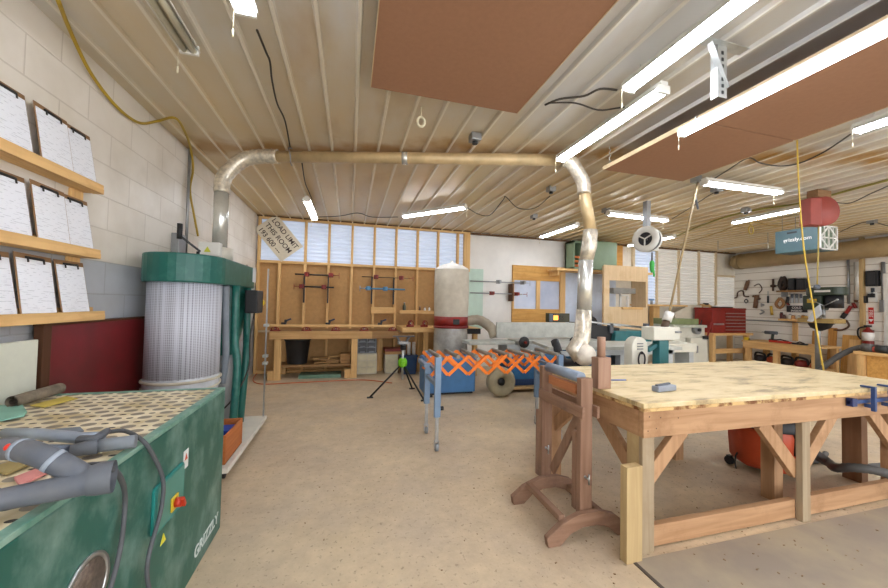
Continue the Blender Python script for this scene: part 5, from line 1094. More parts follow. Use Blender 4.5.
# white hose end on cord from ceiling
ct = atZ(698, 181, ZC-.06); cbm = px3(667, 321, 3.25)
hc = thing('hanging_cable', 'long tan cable slanting from the ceiling down to the cream box head', 'cable', ct)
MB().tube([ct, cbm+Vector((.02, 0, .05))], .012, 8).build('cable', mat('tan_cable', '#a8936b', .6), hc)
MB().cyl(cbm+Vector((.04, 0, .10)), cbm+Vector((-.01, 0, .0)), .05, 16).build('collar', WHITE, hc); MB().cyl(cbm+Vector((-.01, 0, .0)), cbm+Vector((-.05, 0, -.10)), .04, 14).build('plug', mat('brown_plug', '#5a4636', .5), hc)
MB().box(ct.x-.08, ct.y-.04, ct.z-.02, ct.x+.02, ct.y+.04, ZC-.001).build('ceiling_outlet', GREY, hc, .006)
MB().tube([ct+Vector((-.0, 0, 0)), ct+Vector((-.05, 0, -.18)), ct+Vector((.0, .0, -.35))], .012, 6).build('hook_bar', DKGREY, hc)
# ------------------------------------------------------------------ RED TOOL CHEST and right wall bench
ch_ = thing('tool_chest', 'red metal tool chest with black handled drawers on a small pine bench', 'tool chest', (9.6, 6.5, .9))
cx0, cx1 = px3(712, 320, 6.5).x, px3(746, 320, 6.5).x; cz0, cz1 = px3(729, 333, 6.5).z, px3(729, 310, 6.5).z
MB().box(cx0, 6.5, cz0, cx1, 6.95, cz1).build('body', RED, ch_, .01)
MB().box(cx0-.01, 6.49, cz1, cx1+.01, 6.96, cz1+.05).build('lid', RED, ch_, .012); MB().box(cx0+.35, 6.6, cz1+.05, cx1-.3, 6.8, cz1+.08).build('top_handle', BLACK, ch_, .005)
nx = (cx1-cx0)
for k in range(6):
    d = MB().box(cx0+nx*.38, 6.49, cz0+.06+k*(cz1-cz0-.08)/6, cx1-.04, 6.5, cz0+.045+(k+1)*(cz1-cz0-.08)/6).build('drawer', RED, ch_, .003)
    MB().box(cx0+nx*.38, 6.475, cz0+.07+k*(cz1-cz0-.08)/6, cx1-.05, 6.49, cz0+.085+k*(cz1-cz0-.08)/6).build('pull', STEEL, d)
MB().box(cx0+.05, 6.49, cz0+.2, cx0+nx*.34, 6.5, cz0+.24).build('drawer_pull', STEEL, ch_)
sbn = thing('small_bench', 'small pine bench under the red tool chest', 'bench', (9.6, 6.6, 0))
MB().box(cx0-.02, 6.45, cz0-.06, cx1+.18, 7.05, cz0-.002).build('top', PINE['x'], sbn, .003)
for xx in (cx0+.02, cx1+.02):
    for yy in (6.5, 6.9): MB().box(xx, yy, 0, xx+.10, yy+.09, cz0-.06).build('leg', PINE['z'], sbn, .003)
MB().box(cx0+.1, 6.5, .3, cx1, 6.55, .42).build('stretcher', PINE['x'], sbn, .003)
rwb = thing('workbench', 'long pine workbench under the hand tools on the right wall', 'workbench', (9.7, 5.6, 0))
BXf = 9.45; zb_ = .70
v0, v1 = atX(720, 341, BXf), atX(817, 346, BXf)
zb_ = (v0.z+v1.z)/2+.02
ya_, yb_ = v1.y, min(v0.y, 6.4)
# bench top front edge runs along Y
MB().box(BXf, ya_, zb_-.03, XR-.36, yb_, zb_+.01).build('top', PINE['y'], rwb, .004)
MB().box(BXf+.02, ya_+.02, zb_-.17, BXf+.06, yb_-.02, zb_-.03).build('apron', PINE['y'], rwb, .004)
for yy in (ya_+.03, (ya_+yb_)/2, yb_-.14):
    MB().box(BXf+.06, yy, 0, BXf+.15, yy+.1, zb_-.03).build('leg', PINE['z'], rwb, .003); MB().box(XR-.48, yy, 0, XR-.39, yy+.1, zb_-.03).build('leg', PINE['z'], rwb, .003)
MB().box(BXf+.1, ya_+.05, .12, XR-.4, yb_-.05, .15).build('shelf_board', PINE['y'], rwb, .003)
def onb(px, py=343): v = atX(px, py, BXf+.25); return v
for i, (px, c, lb) in enumerate(((752, '#2b211d', 'dark sander on the lower shelf of the right wall bench, left end'), (765, '#b34a22', 'orange and black power tool on the shelf of the right wall bench'), (778, '#2b2522', 'black power tool in the middle of the lower bench shelf'), (789, '#8d2b1f', 'dark red power tool on the lower shelf of the right wall bench'), (802, '#c45a22', 'round orange tool at the right end of the lower bench shelf'))):
    v = atX(px, 358, BXf+.35); y = yb_-.18-(yb_-ya_-.36)*i/4
    t = thing('power_tool', lb, 'power tool', (BXf+.35, y, .151), 0, 'power tools on the lower shelf')
    m_ = mat('tool_paint_%s' % c[1:], c, .5, var=.2)
    MB().lathe([(.10, 0), (.12, .03), (.11, .10), (.06, .14)], (BXf+.35, y, .151), 'z', 16).build('body', m_, t)
    MB().tube(smooth([(BXf+.35, y-.11, .20), (BXf+.35, y-.09, .32), (BXf+.35, y+.08, .34), (BXf+.35, y+.11, .22)]), .024, 10).build('handle', BLACK, t)
for i, (p0_, p1_, c, lb, h_) in enumerate(((770, 792, '#c33421', 'red level and tool bundle lying on the right wall bench', .05), (793, 808, '#2a2c30', 'black tool lying on the right wall bench', .035))):
    a, b_ = atX(p0_, 340, BXf+.2), atX(p1_, 340, BXf+.2)
    t = thing('hand_tool', lb, 'tool', (BXf+.2, (a.y+b_.y)/2, zb_+.011))
    MB().box(BXf+.15, b_.y, zb_+.011, BXf+.22, a.y, zb_+.011+h_).build('body', mat('flat_tool_%d' % i, c, .45, var=.2), t, .01)
    MB().tube([(BXf+.18, b_.y+.05, zb_+.011+h_), (BXf+.18, (a.y+b_.y)/2, zb_+.04+h_), (BXf+.18, a.y-.08, zb_+.011+h_)], .014, 8).build('grip', BLACK, t)
v = atX(747, 339, BXf+.1); t = thing('tape_measure', 'tiny yellow and black tape measure on the left of the wall bench', 'tape measure', (BXf+.1, v.y, zb_+.011)); MB().box(BXf+.07, v.y-.05, zb_+.011, BXf+.12, v.y+.05, zb_+.08).build('case', mat('yellow_plastic', '#e2c22d', .4), t, .008); MB().box(BXf+.068, v.y-.06, zb_+.03, BXf+.122, v.y-.052, zb_+.05).build('hook', BLACK, t)
v = atX(772, 332, BXf+.4); t = thing('bench_drill', 'dark upright cordless drill standing on the right wall bench', 'drill', (BXf+.4, v.y, zb_+.011))
MB().box(BXf+.36, v.y-.05, zb_+.011, BXf+.44, v.y+.05, zb_+.07).build('battery', BLACK, t, .006); MB().beam((BXf+.4, v.y, zb_+.07), (BXf+.4, v.y-.02, zb_+.19), .05, .04).build('grip', mat('dark_green_grip', '#2f4038', .5), t, .006); MB().cyl((BXf+.4, v.y-.10, zb_+.22), (BXf+.4, v.y+.14, zb_+.22), .04, 14).build('motor', DKGREY, t); MB().cyl((BXf+.4, v.y+.14, zb_+.22), (BXf+.4, v.y+.21, zb_+.22), .015, 10).build('chuck', STEEL, t)
# ---- things on the right wall
XW = XR-.003
BRN = mat('old_tool_brown', '#6b4c34', .55, var=.25); RUST = mat('rusty_iron', '#5a4234', .5, .4, var=.3)
def wv(px, py, off=.04): return atX(px, py, XR-off)
def walltool(name, lb, cat, parts, grp='hand tools hung on the right wall'):
    p0 = None; t = None
    for nm, m_, pts, r_ in parts:
        pp = [wv(x, y) for x, y in pts]
        if t is None: t = thing(name, lb, cat, pp[0], 0, grp)
        MB().tube(smooth(pp, 3), r_, 8).build(nm, m_, t)
    # hanging nail into the wall
    q = wv(*parts[0][2][0]); MB().cyl(q, (XR, q.y, q.z), .006, 6).build('nail', GREY, t)
    return t
walltool('hand_plane', 'small brown hand plane hung high at the left of the right wall', 'hand plane', [('body', BRN, [(748, 281), (745, 290)], .045), ('handle', BRN, [(749, 280), (748, 284)], .02)])
walltool('hand_brace', 'black crank hand brace hung at the left of the right wall', 'brace', [('crank', RUST, [(734, 298), (737, 297), (738, 292), (743, 291), (744, 296), (749, 296.5)], .018)])
walltool('c_clamp', 'thin wire C clamp hung above the brown wooden vice', 'clamp', [('frame', RUST, [(754, 286), (759, 284), (762, 289), (759, 293)], .012)])
walltool('wooden_vice', 'brown wooden hand screw hung below the thin C clamp', 'hand screw', [('jaw', BRN, [(757, 295), (755, 308)], .05), ('second_jaw', BRN, [(753, 296), (760, 299)], .03)])
walltool('ring', 'small black ring hung below the crank brace', 'ring', [('ring', BLACK, [(746, 299), (748, 301), (746, 303), (744.5, 301), (746, 299)], .012)])
walltool('screwdriver', 'black handled chisel hung right of the wooden hand screw', 'chisel', [('handle', BLACK, [(768, 296), (768, 303)], .022), ('blade', STEEL, [(768, 291), (768, 296)], .01)])
walltool('pulley_tool', 'brown spoked tool hung left of the black speaker boxes', 'tool', [('stem', RUST, [(773, 279), (773, 291)], .022), ('cross', RUST, [(771, 286), (775, 286)], .035), ('tie', BLACK, [(775, 286), (779, 285)], .01)])
walltool('coil', 'dark oval coil of cord hung left of the black boxes', 'coil', [('loop', mat('dark_coil', '#3d322a', .7, var=.2), [(783, 277), (786, 283), (783, 290), (780, 284), (783, 277)], .05)])
walltool('leather_pouch', 'round tan leather pouch hung below the dark coil', 'pouch', [('loop', mat('tan_leather', '#9a6f45', .6, var=.15), [(780, 298), (784, 303), (780, 308), (776, 304), (780, 298)], .035)])
walltool('hanging_scraper', 'long yellow handled tool hung below the chisel', 'tool', [('handle', mat('ochre', '#cba63a', .5), [(771, 306), (772, 315)], .03)])
walltool('red_handled_tool', 'dark red and black tool hung left of the wall shelf bottles', 'tool', [('head', BLACK, [(788, 297), (787, 303)], .03), ('handle', mat('dark_red', '#7d1f1a', .5), [(787, 303), (789, 305)], .025)])
walltool('grey_bracket_tool', 'small grey fitting hung beside the wooden hand screw', 'fitting', [('body', GREY, [(761, 304), (764, 305), (761, 306)], .02)])
walltool('lower_fitting', 'second small grey fitting hung lower beside the wall conduit', 'fitting', [('body', GREY, [(761, 310), (764, 312), (760, 314)], .02)])
walltool('red_tools', 'red hand tool with black jaws hung at the right of the drill press', 'tool', [('handle', RED, [(851, 306), (847, 312), (843, 315)], .035), ('jaws', BLACK, [(846, 313), (842, 318)], .045), ('upper_grip', RED, [(853, 303), (856, 308)], .03)])
walltool('brown_tool', 'slim brown tool hung right of the red hand tool', 'tool', [('body', BRN, [(856, 290), (856, 302)], .03)])
walltool('curved_pipe', 'bent dark metal pipe handle hung below the red hand tool', 'pipe', [('pipe', RUST, [(846, 320), (849, 326), (842, 330), (834, 330)], .02)])
# wall conduits and door side
def vpipe(px, py0, py1, r_, m_, lb, nm='conduit_pipe', off=.03):
    a, b_ = wv(px, py0, off), wv(px, py1, off); return obj1(MB().cyl((XR-off, a.y, b_.z), (XR-off, a.y, min(a.z, ZC-.04)), r_, 10), nm, m_, lb, 'pipe')
vpipe(848, 256, 304, .022, GREY, 'vertical grey conduit on the right wall behind the drill press')
vpipe(857, 262, 300, .05, mat('pale_duct', '#c9c7bd', .4, .3), 'wide pale vertical pipe on the right wall', off=.06)
vpipe(883, 262, 300, .03, GREY, 'grey conduit above the small wall switch beside the door')
a, b_ = wv(744, 319), wv(772, 322); obj1(MB().cyl((XR-.03, a.y, (a.z+b_.z)/2), (XR-.03, b_.y-1.2, (a.z+b_.z)/2), .016, 8), 'conduit_pipe', GREY, 'horizontal grey conduit low on the right wall behind the hand tools', 'pipe')
a, b_ = wv(818, 262), wv(857, 264); 
struct(MB().box(XR-.09, wv(862, 300).y-.04, 0, XR-.001, wv(862, 300).y+.02, ZC-.03).build('trim_12', wood('tan_post', '#c4a877', 'z'), bevel=.003))
# door at the right edge
dy = wv(884, 300).y
struct(MB().box(XR-.06, dy-.06, 0, XR-.001, dy, 2.2).build('trim_13', WHITE, bevel=.003))
dr_ = struct(MB().box(XR-.03, dy-1.0, 0, XR-.001, dy-.06, 2.12).build('door_1', mat('pale_door', '#dfe3e6', .4, var=.03), bevel=.003))
W[dr_] = Matrix.Translation(dr_.location); MB().sph((XR-.07, dy-.16, 1.0), .03).build('door_knob', STEEL, dr_)
def wallbox(px0, py0, px1, py1, d, name, m_, lb, cat, parent=None):
    a, b_ = atX(px0, py0, XR-d), atX(px1, py1, XR-d)
    z0w, z1w = b_.z, a.z
    mb = MB().box(XR-d, b_.y, z0w, XR-.001, a.y, z1w)
    return (mb, a, b_)
mb, a, b_ = wallbox(865, 271, 878, 286, .09, '', None, '', ''); t = thing('electric_panel', 'black electrical panel box high on the right wall near the door', 'electrical box', (XR-.05, a.y, b_.z)); mb.build('box', BLACK, t, .006); MB().box(XR-.10, b_.y+.04, b_.z+.04, XR-.09, a.y-.04, a.z-.04).build('cover', mat('charcoal', '#2a2a2c', .4), t, .004)
mb, a, b_ = wallbox(868, 292, 876, 302, .05, '', None, '', ''); t = thing('outlet_plate', 'white outlet plate with black plugs on the right wall', 'outlet', (XR-.03, a.y, b_.z)); mb.build('plate', WHITE, t, .004); MB().box(XR-.10, (a.y+b_.y)/2-.05, (a.z+b_.z)/2-.01, XR-.05, (a.y+b_.y)/2+.05, (a.z+b_.z)/2+.07).build('plug', BLACK, t, .006)
mb, a, b_ = wallbox(861.5, 296, 866, 303, .08, '', None, '', ''); obj1(mb, 'wall_plug', BLACK, 'black adapter plugged in left of the white outlet plate', 'adapter', bev=.008)
mb, a, b_ = wallbox(870.5, 288, 873.5, 294, .05, '', None, '', ''); obj1(mb, 'thermostat', mat('dark_grey_box', '#3b3f44', .5), 'small dark control box above the white outlet plate', 'control box', bev=.004)
mb, a, b_ = wallbox(879, 300, 884, 312, .07, '', None, '', ''); obj1(mb, 'switch_box', GREY, 'grey disconnect box beside the door at the right edge', 'switch box', bev=.006)
mb, a, b_ = wallbox(868.3, 307.5, 873.6, 324, .012, '', None, '', '')
es = thing('extinguisher_sign', 'red and white fire extinguisher arrow sign on the right wall', 'sign', (XR-.01, a.y, b_.z)); mb.build('board', mat('sign_red', '#c4201c', .45, var=.04), es)
SGN = mat('sign_white', '#efece6', .5, var=.02); ymid = (a.y+b_.y)/2
hgt = a.z-b_.z
MB().prism([(ymid-.04, b_.z+.10), (ymid+.04, b_.z+.10), (ymid, b_.z+.04)], XR-.0138, XR-.0122, 'yz').build('arrow', SGN, es)
text('FIRE', 'lettering', SGN, es, (XR-.0125, ymid+.03, a.z-.05), (0, 0, -1), (0, -1, 0), .085, .001, bold=.0005)
# fire extinguisher
v = atX(868, 333, XR-.12); zt3 = atX(868, 330, XR-.12).z; zb3 = zt3-.45
fe = thing('fire_extinguisher', 'red fire extinguisher with white label hung on the right wall', 'fire extinguisher', (XR-.12, v.y, zb3))
MB().lathe([(.07, zb3), (.085, zb3+.03), (.085, zt3-.06), (.07, zt3-.01), (.03, zt3+.03), (.025, zt3+.06)], (XR-.12, v.y, 0), 'z', 24).build('cylinder', RED, fe)
MB().cyl((XR-.12, v.y, zt3-.22), (XR-.12, v.y, zt3-.05), .0865, 24).build('label', mat('sign_white', '#efece6'), fe)
MB().box(XR-.20, v.y-.03, zt3+.06, XR-.05, v.y+.03, zt3+.10).build('valve', BLACK, fe, .005)
MB().tube(smooth([(XR-.12, v.y+.03, zt3+.07), (XR-.16, v.y+.12, zt3+.02), (XR-.16, v.y+.13, zt3-.12), (XR-.14, v.y+.10, zt3-.2)]), .014, 8).build('hose', BLACK, fe)
MB().box(XR-.035, v.y-.04, zt3-.1, XR-.001, v.y+.04, zt3).build('wall_bracket', BLACK, fe)
# tool shelves on the wall behind the drill press
a, b_ = wv(776, 290.5, .25), wv(814, 292, .25)
ws1 = thing('tool_shelf', 'upper dark wood shelf with black boxes on the right wall', 'shelf', (XR-.12, (a.y+b_.y)/2, a.z)); MB().box(XR-.25, b_.y, a.z-.04, XR-.002, a.y, a.z-.0).build('shelf_board', wood('dark_shelf', '#8c6a42', 'y'), ws1, .003); zsh = a.z
MB().box(XR-.2, a.y-.1, a.z-.16, XR-.002, a.y-.07, a.z-.04).build('bracket', GREY, ws1)
for i, (p0_, p1_, lb) in enumerate(((787.5, 794, 'left narrow black box on the upper wall shelf'), (796, 805, 'right wide black box on the upper wall shelf'))):
    c0_, c1_ = atX(p0_, 285, XR-.2), atX(p1_, 285, XR-.2); zz1 = atX(p0_, 278.5, XR-.2).z
    t = thing('black_box', lb, 'box', (XR-.1, c0_.y, zsh), 0, 'black boxes on the wall shelf'); MB().box(XR-.2, c1_.y, zsh+.001, XR-.03, c0_.y, zz1).build('body', BLACK, t, .005); MB().box(XR-.206, c1_.y+.03, zsh+.04, XR-.2, c0_.y-.03, zz1-.04).build('front', mat('charcoal', '#2a2a2c', .4), t)
a, b_ = wv(778, 318.5, .2), wv(822, 320, .2)
ws2 = thing('tool_shelf', 'lower pine shelf holding chisels and jars under the black sign', 'shelf', (XR-.1, (a.y+b_.y)/2, a.z)); MB().box(XR-.2, b_.y, a.z-.05, XR-.002, a.y, a.z-.0).build('shelf_board', PINE['y'], ws2, .003); zs2 = a.z
pj = wv(795, 330, .03); MB().box(XR-.04, pj.y-.05, zb_+.02, XR-.002, pj.y+.05, a.z-.05).build('support_post', PINE['z'], ws2, .003)
for i, px in enumerate((781.5, 784, 790, 793, 799, 803, 806)):
    v = atX(px, 316, XR-.12); h_ = (.16, .10, .12, .10, .09, .11, .1)[i]; c = ('#5b1f1c', '#5a3a2a', '#e0dccf', '#c48a4a', '#d9d4c4', '#b5803c', '#caa04a')[i]
    t = thing('jar' if i > 1 else 'bottle', ('tall dark red bottle at the left of the lower wall shelf', 'brown bottle second from the left on the lower wall shelf', 'white jar under the left of the black sign', 'small amber jar beside the white jar', 'pale jar in the middle of the lower wall shelf', 'amber jar right of the pale jar on the lower shelf', 'yellow-brown jar at the right of the lower shelf')[i], 'jar', (XR-.12, v.y, zs2+.001))
    MB().lathe([(.035, 0), (.035, h_*.75), (.024, h_*.85)], (XR-.12, v.y, zs2+.001), 'z', 14).build('body', mat('jar_%d' % i, c, .4, var=.1), t); MB().cyl((XR-.12, v.y, zs2+.001+h_*.85), (XR-.12, v.y, zs2+.001+h_), .026, 12).build('cap', BLACK if i < 2 else GREY, t)
a, b_ = atX(786.5, 305.5, XR-.03), atX(807, 312.5, XR-.03)
bsn = thing('black_sign', 'black sign with bold white lettering between the two tool shelves', 'sign', (XR-.02, (a.y+b_.y)/2, b_.z))
MB().box(XR-.03, b_.y, b_.z, XR-.005, a.y, a.z).build('board', mat('sign_black', '#17161a', .4), bsn, .003)
hh = a.z-b_.z; ww = a.y-b_.y
text('COLD', 'lettering', SGN, bsn, (XR-.031, (a.y+b_.y)/2, b_.z+hh*.54), (0, -1, 0), (0, 0, 1), hh*.42, .001, 'CENTER', .0008)
text('INSIDE!', 'lettering', SGN, bsn, (XR-.031, (a.y+b_.y)/2, b_.z+hh*.08), (0, -1, 0), (0, 0, 1), hh*.42, .001, 'CENTER', .0008)
for i, px in enumerate((792, 796.5, 801)):
    v0, v1 = wv(px, 294, .03), wv(px, 303, .03); t = thing('chisel', ('left', 'middle', 'right')[i]+' of three pale chisels hung under the upper wall shelf', 'chisel', v1, 0, 'chisels under the shelf')
    MB().box(XR-.035, v0.y-.03, v1.z, XR-.02, v0.y+.03, v0.z-.1).build('blade', STEEL, t, .003); MB().cyl((XR-.03, v0.y, v0.z-.1), (XR-.03, v0.y, v0.z), .025, 10).build('handle', DKGREY, t)
# ------------------------------------------------------------------ DRILL PRESS
DX, DY = 9.15, 4.72
v = atX(824, 300, DX); DY = v.y
dpz = lambda py: atX(824, py, DX).z
dp_ = thing('drill_press', 'dark green drill press with long belt cover standing before the right wall', 'drill press', (DX, DY, 0))
DG = mat('dark_green_enamel', '#2e3a2c', .4, var=.15)
MB().cyl((DX, DY+.1, .05), (DX, DY+.1, dpz(295)), .045, 18).build('column', GREY, dp_)
MB().box(DX-.25, DY-.15, 0, DX+.25, DY+.35, .05).build('base', DG, dp_, .01)
ht_ = dpz(287.5); hb_ = dpz(295.5)
yL, yR = atX(811, 290, DX).y, atX(841, 290, DX).y
MB().prism(stadium((DX, yR+.08), .17, (DX, yL-.08), .14), hb_, ht_).build('belt_cover', DG, dp_, .02)
MB().box(DX-.176, DY-.18, hb_+.06, DX-.165, DY+.06, hb_+.10).build('name_plate', WHITE, dp_)
MB().box(DX-.12, DY-.02, dpz(310), DX+.12, DY+.28, hb_).build('head', DG, dp_, .02)
MB().box(DX-.126, DY+.05, dpz(303), DX-.12, DY+.2, dpz(299)).build('gauge', mat('ochre', '#cba63a'), dp_)
MB().cyl((DX, yR+.10, dpz(308)), (DX, yR+.10, hb_), .13, 20).build('motor', BLACK, dp_)
MB().cyl((DX-.02, DY+.12-.12, dpz(318)), (DX-.02, DY, dpz(310)), .03, 14).build('quill', STEEL, dp_)
for a in (.6, 2.6, 4.7): MB().cyl((DX-.16, DY-.08, dpz(306)), (DX-.18, DY-.08+.24*math.cos(a), dpz(306)+.24*math.sin(a)), .009, 6).sph((DX-.18, DY-.08+.24*math.cos(a), dpz(306)+.24*math.sin(a)), .02).build('feed_handle', STEEL, dp_)
MB().box(DX-.24, DY-.26, dpz(323), DX+.12, DY+.30, dpz(318.5)).build('table', wood('drill_table', '#a98f58', 'y'), dp_, .008)
MB().lathe([(.03, dpz(331)), (.14, dpz(328)), (.19, dpz(323)-.001)], (DX-.02, DY+.05, 0), 'z', 20).build('table_bracket', BLACK, dp_)
gl_ = [atX(px, py, DX-.32) for px, py in ((815, 308), (820, 304), (822, 314), (812, 322), (807, 321))]
obj1(MB().prism([(v.y, v.z) for v in gl_], DX-.335, DX-.30, 'yz').box(DX-.335, gl_[0].y-.02, gl_[0].z-.02, DX-.17, gl_[0].y, gl_[0].z), 'work_glove', mat('pale_cloth_glove', '#c9cdd2', .8, bump=.4, var=.1), 'pale grey cloth glove hooked on the front of the drill press', 'glove', bev=.01)
# leaning boards
def lean(px0, px1, ptop, X, lb, m_, tilt=.12, off=0):
    v0, v1 = atX(px0, ptop, X), atX(px1, ptop, X); L_ = v0.z
    t = MB().box(-.02, -(v0.y-v1.y)/2, 0, .02, (v0.y-v1.y)/2, L_).build('leaning_board', m_, None, .003, loc=(0, 0, 0))
    t.rotation_euler = (0, tilt, 0); t.location = (XR-.03-off-math.sin(tilt)*L_, (v0.y+v1.y)/2+(.04 if off else 0), .012); tag(t, lb, 'board', 'boards leaning on the right wall')
lean(838, 858, 335, XR-.2, 'wide knotty pine board leaning on the right wall left of the extinguisher', PLY['z'])
lean(843, 855, 340, XR-.4, 'shorter pine board leaning in front of the wide knotty one', PINE['z'], .12, .07)
lean(824, 832, 328, XR-.2, 'narrow orange board leaning on the wall right of the drill press column', wood('amber_ply', '#c48f4a', 'z'), .1)
lean(808, 811, 331, XR-.2, 'narrow board leaning on the wall left of the drill press column', wood('amber_ply', '#c48f4a', 'z'), .1)
# right near bench
NX = 8.6; v0, v1 = atX(853, 352, NX), atX(888, 354, NX); nzb = v0.z+.02
nb = thing('workbench', 'short pine bench at the right edge of the photo below the fire extinguisher', 'workbench', (9.2, v0.y-.6, 0))
MB().box(NX, v0.y-1.6, nzb-.05, 9.9, v0.y, nzb).build('top', PINE['y'], nb, .004)
MB().box(NX+.08, v0.y-1.6, .1, NX+.11, v0.y-.13, nzb-.05).build('side_panel', PLY['x'], nb, .003)
for yy in (v0.y-.12, v0.y-1.58):
    for xx in (NX+.03, 9.78): MB().box(xx, yy, 0, xx+.09, yy+.09, nzb-.05).build('leg', PINE['z'], nb, .003)
hh_ = smooth([(NX+.42, v0.y-.8, nzb+.055), (NX+.36, v0.y-.3, nzb+.065), (NX+.28, v0.y+.0, nzb+.065), (NX+.14, v0.y+.22, nzb-.10), (NX+.0, v0.y+.45, nzb-.42), (NX-.1, v0.y+.6, .05)], 6)
obj1(MB().tube(hh_, [.045+.003*(i % 2) for i in range(len(hh_))], 14), 'vacuum_hose', mat('dusty_hose', '#4f4d4a'), 'thick dark hose drooping off the left of the right edge bench', 'hose')
for i, (px, c, lb, r_) in enumerate(((869, '#5c5a57', 'grey round sander on the right edge bench', .07), (876, '#b5493a', 'small red tool on the right edge bench between dark ones', .05), (884, '#2e302f', 'black tool at the far right of the right edge bench', .065))):
    v = atX(px, 349, NX+.15); t = thing('bench_tool', lb, 'power tool', (NX+.12, v.y, nzb+.001)); MB().cyl((NX+.12, v.y-.07, nzb+.001+r_), (NX+.12, v.y+.07, nzb+.001+r_), r_, 16).build('body', mat('btool_%d' % i, c, .5, var=.15), t); MB().cyl((NX+.12, v.y-.12, nzb+.001+r_*1.1), (NX+.12, v.y-.07, nzb+.001+r_), r_*.4, 10).build('nose', DKGREY, t)
# ------------------------------------------------------------------ HANGING THINGS ON THE RIGHT
# big round duct along the right wall
rz_ = 2.72; ry0 = atX(738, 262, XR-.25).y
d2 = thing('large_duct', 'big tan round duct running along the top of the right wall', 'duct', (XR-.3, 4.5, rz_-.2))
vt, vb = atX(888, 241, XR-.3).z, atX(888, 257, XR-.3).z
MB().cyl((XR-.27, 0.5, rz_), (XR-.27, 7.0, rz_), .2, 32).build('duct', mat('tan_duct', '#bfa67a', .5, .1, var=.12, scale=3), d2)
MB().tube([(XR-.27, 6.98, rz_), (XR-.27, 7.1, rz_), (XR-.27, 7.2, rz_+.03)], [.21, .20, .15], 28).build('end_cap', mat('dark_duct_end', '#9a855f', .5, .2), d2)
for yy in (2.5, 4.0, 5.6): MB().tube([(XR-.27, yy, ZC-.02), (XR-.48, yy, rz_), (XR-.27, yy, rz_-.205), (XR-.06, yy, rz_), (XR-.27, yy, ZC-.02)], .006, 6).build('strap', GREY, d2)
# teal air cleaner box
acz1 = 2.74
p1_, p2_, p3_ = atZ(774, 232, acz1), atZ(820, 225, acz1), atZ(842, 226, acz1)
aX = (p1_.x+p2_.x)/2; aY1, aY0 = p1_.y, p2_.y; aX1 = p3_.x; acz0 = atX(820, 249, aX).z
ac = thing('air_cleaner', 'hanging teal air cleaner box with white lettering and white grille end', 'air cleaner', ((aX+aX1)/2, (aY0+aY1)/2, acz0))
ACT = mat('teal_sheet_metal', '#4a666a', .45, var=.1, scale=3)
MB().box(aX, aY0+.02, acz0, aX1, aY1, acz1).build('housing', ACT, ac, .006)
MB().box(aX+.02, aY0-.0, acz0+.02, aX1-.02, aY0+.019, acz1-.02).build('filter_mesh', mat('filter_green', '#6f7f68', .8, var=.2, scale=40), ac)
gx, gz = (aX+aX1)/2, (acz0+acz1)/2; ww_, hh2 = aX1-aX, acz1-acz0
gm = MB()
for (x_, y_, x2_, y2_) in ((aX, acz0, aX1, acz0+.02), (aX, acz1-.02, aX1, acz1), (aX, acz0, aX+.02, acz1), (aX1-.02, acz0, aX1, acz1), (aX, gz-.008, aX1, gz+.008), (gx-.008, acz0, gx+.008, acz1), (gx-ww_*.25, acz0, gx-ww_*.25+.008, acz1), (gx+ww_*.25, acz0, gx+ww_*.25+.008, acz1)): gm.box(x_, aY0-.018, y_, x2_, aY0-.002, y2_)
for (u, v_) in (((aX+.01, gz), (gx, acz1-.01)), ((gx, acz1-.01), (aX1-.01, gz)), ((aX1-.01, gz), (gx, acz0+.01)), ((gx, acz0+.01), (aX+.01, gz))): gm.beam((u[0], aY0-.012, u[1]), (v_[0], aY0-.012, v_[1]), .02, .012, (0, 1, 0))
gm.build('grille', WHITE, ac)
text('grizzly.com', 'brand_lettering', SGN, ac, (aX-.002, aY1-.12, gz-.01), (0, -1, 0), (0, 0, 1), .082, .001, bold=.001)
MB().box(aX-.004, aY1-.30, acz1-.07, aX, aY1-.17, acz1-.04).build('control_window', BLACK, ac)
for xx in (aX+.04, aX1-.04):
    for yy in (aY0+.08, aY1-.08): MB().cyl((xx, yy, acz1), (xx, yy, ZC-.01), .004, 6).build('hanger', GREY, ac)
# red cord reel
a, b_ = atZ(806, 200, 2.88), atZ(831, 200, 2.88); rcx, rcy = (a.x+b_.x)/2, (a.y+b_.y)/2; zz0 = atY(818, 225, rcy).z; zz1 = 2.90
rl = thing('cord_reel', 'red cord reel bolted to the ceiling in front of the teal air cleaner', 'cord reel', (rcx, rcy, zz0))
REDM = mat('faded_red', '#a04a40', .5, var=.08); rR = (zz1-zz0)/2+.01; rw_ = b_.x-a.x
mr_ = rotm(0, 0, -.25); 
bb = MB(); bb.lathe([(0, -.07), (rR, -.07), (rR*1.03, -.05), (rR*1.03, .05), (rR, .07), (0, .07)], (0, 0, 0), 'y', 28); bb.b.transform(Matrix.Translation((rcx+.03, rcy, (zz0+zz1)/2)) @ mr_); bb.build('drum', REDM, rl)
bb = MB(); bb.box(-rR*1.1, -.075, -rR, -rR*.3, .075, rR*.9); bb.b.transform(Matrix.Translation((rcx+.03, rcy, (zz0+zz1)/2)) @ mr_); bb.build('housing', REDM, rl, .01)
MB().box(rcx-.12, rcy-.06, zz1, rcx+.14, rcy+.06, ZC-.03).build('mount', wood('mount_wood', '#8c6a48', 'x'), rl, .004)
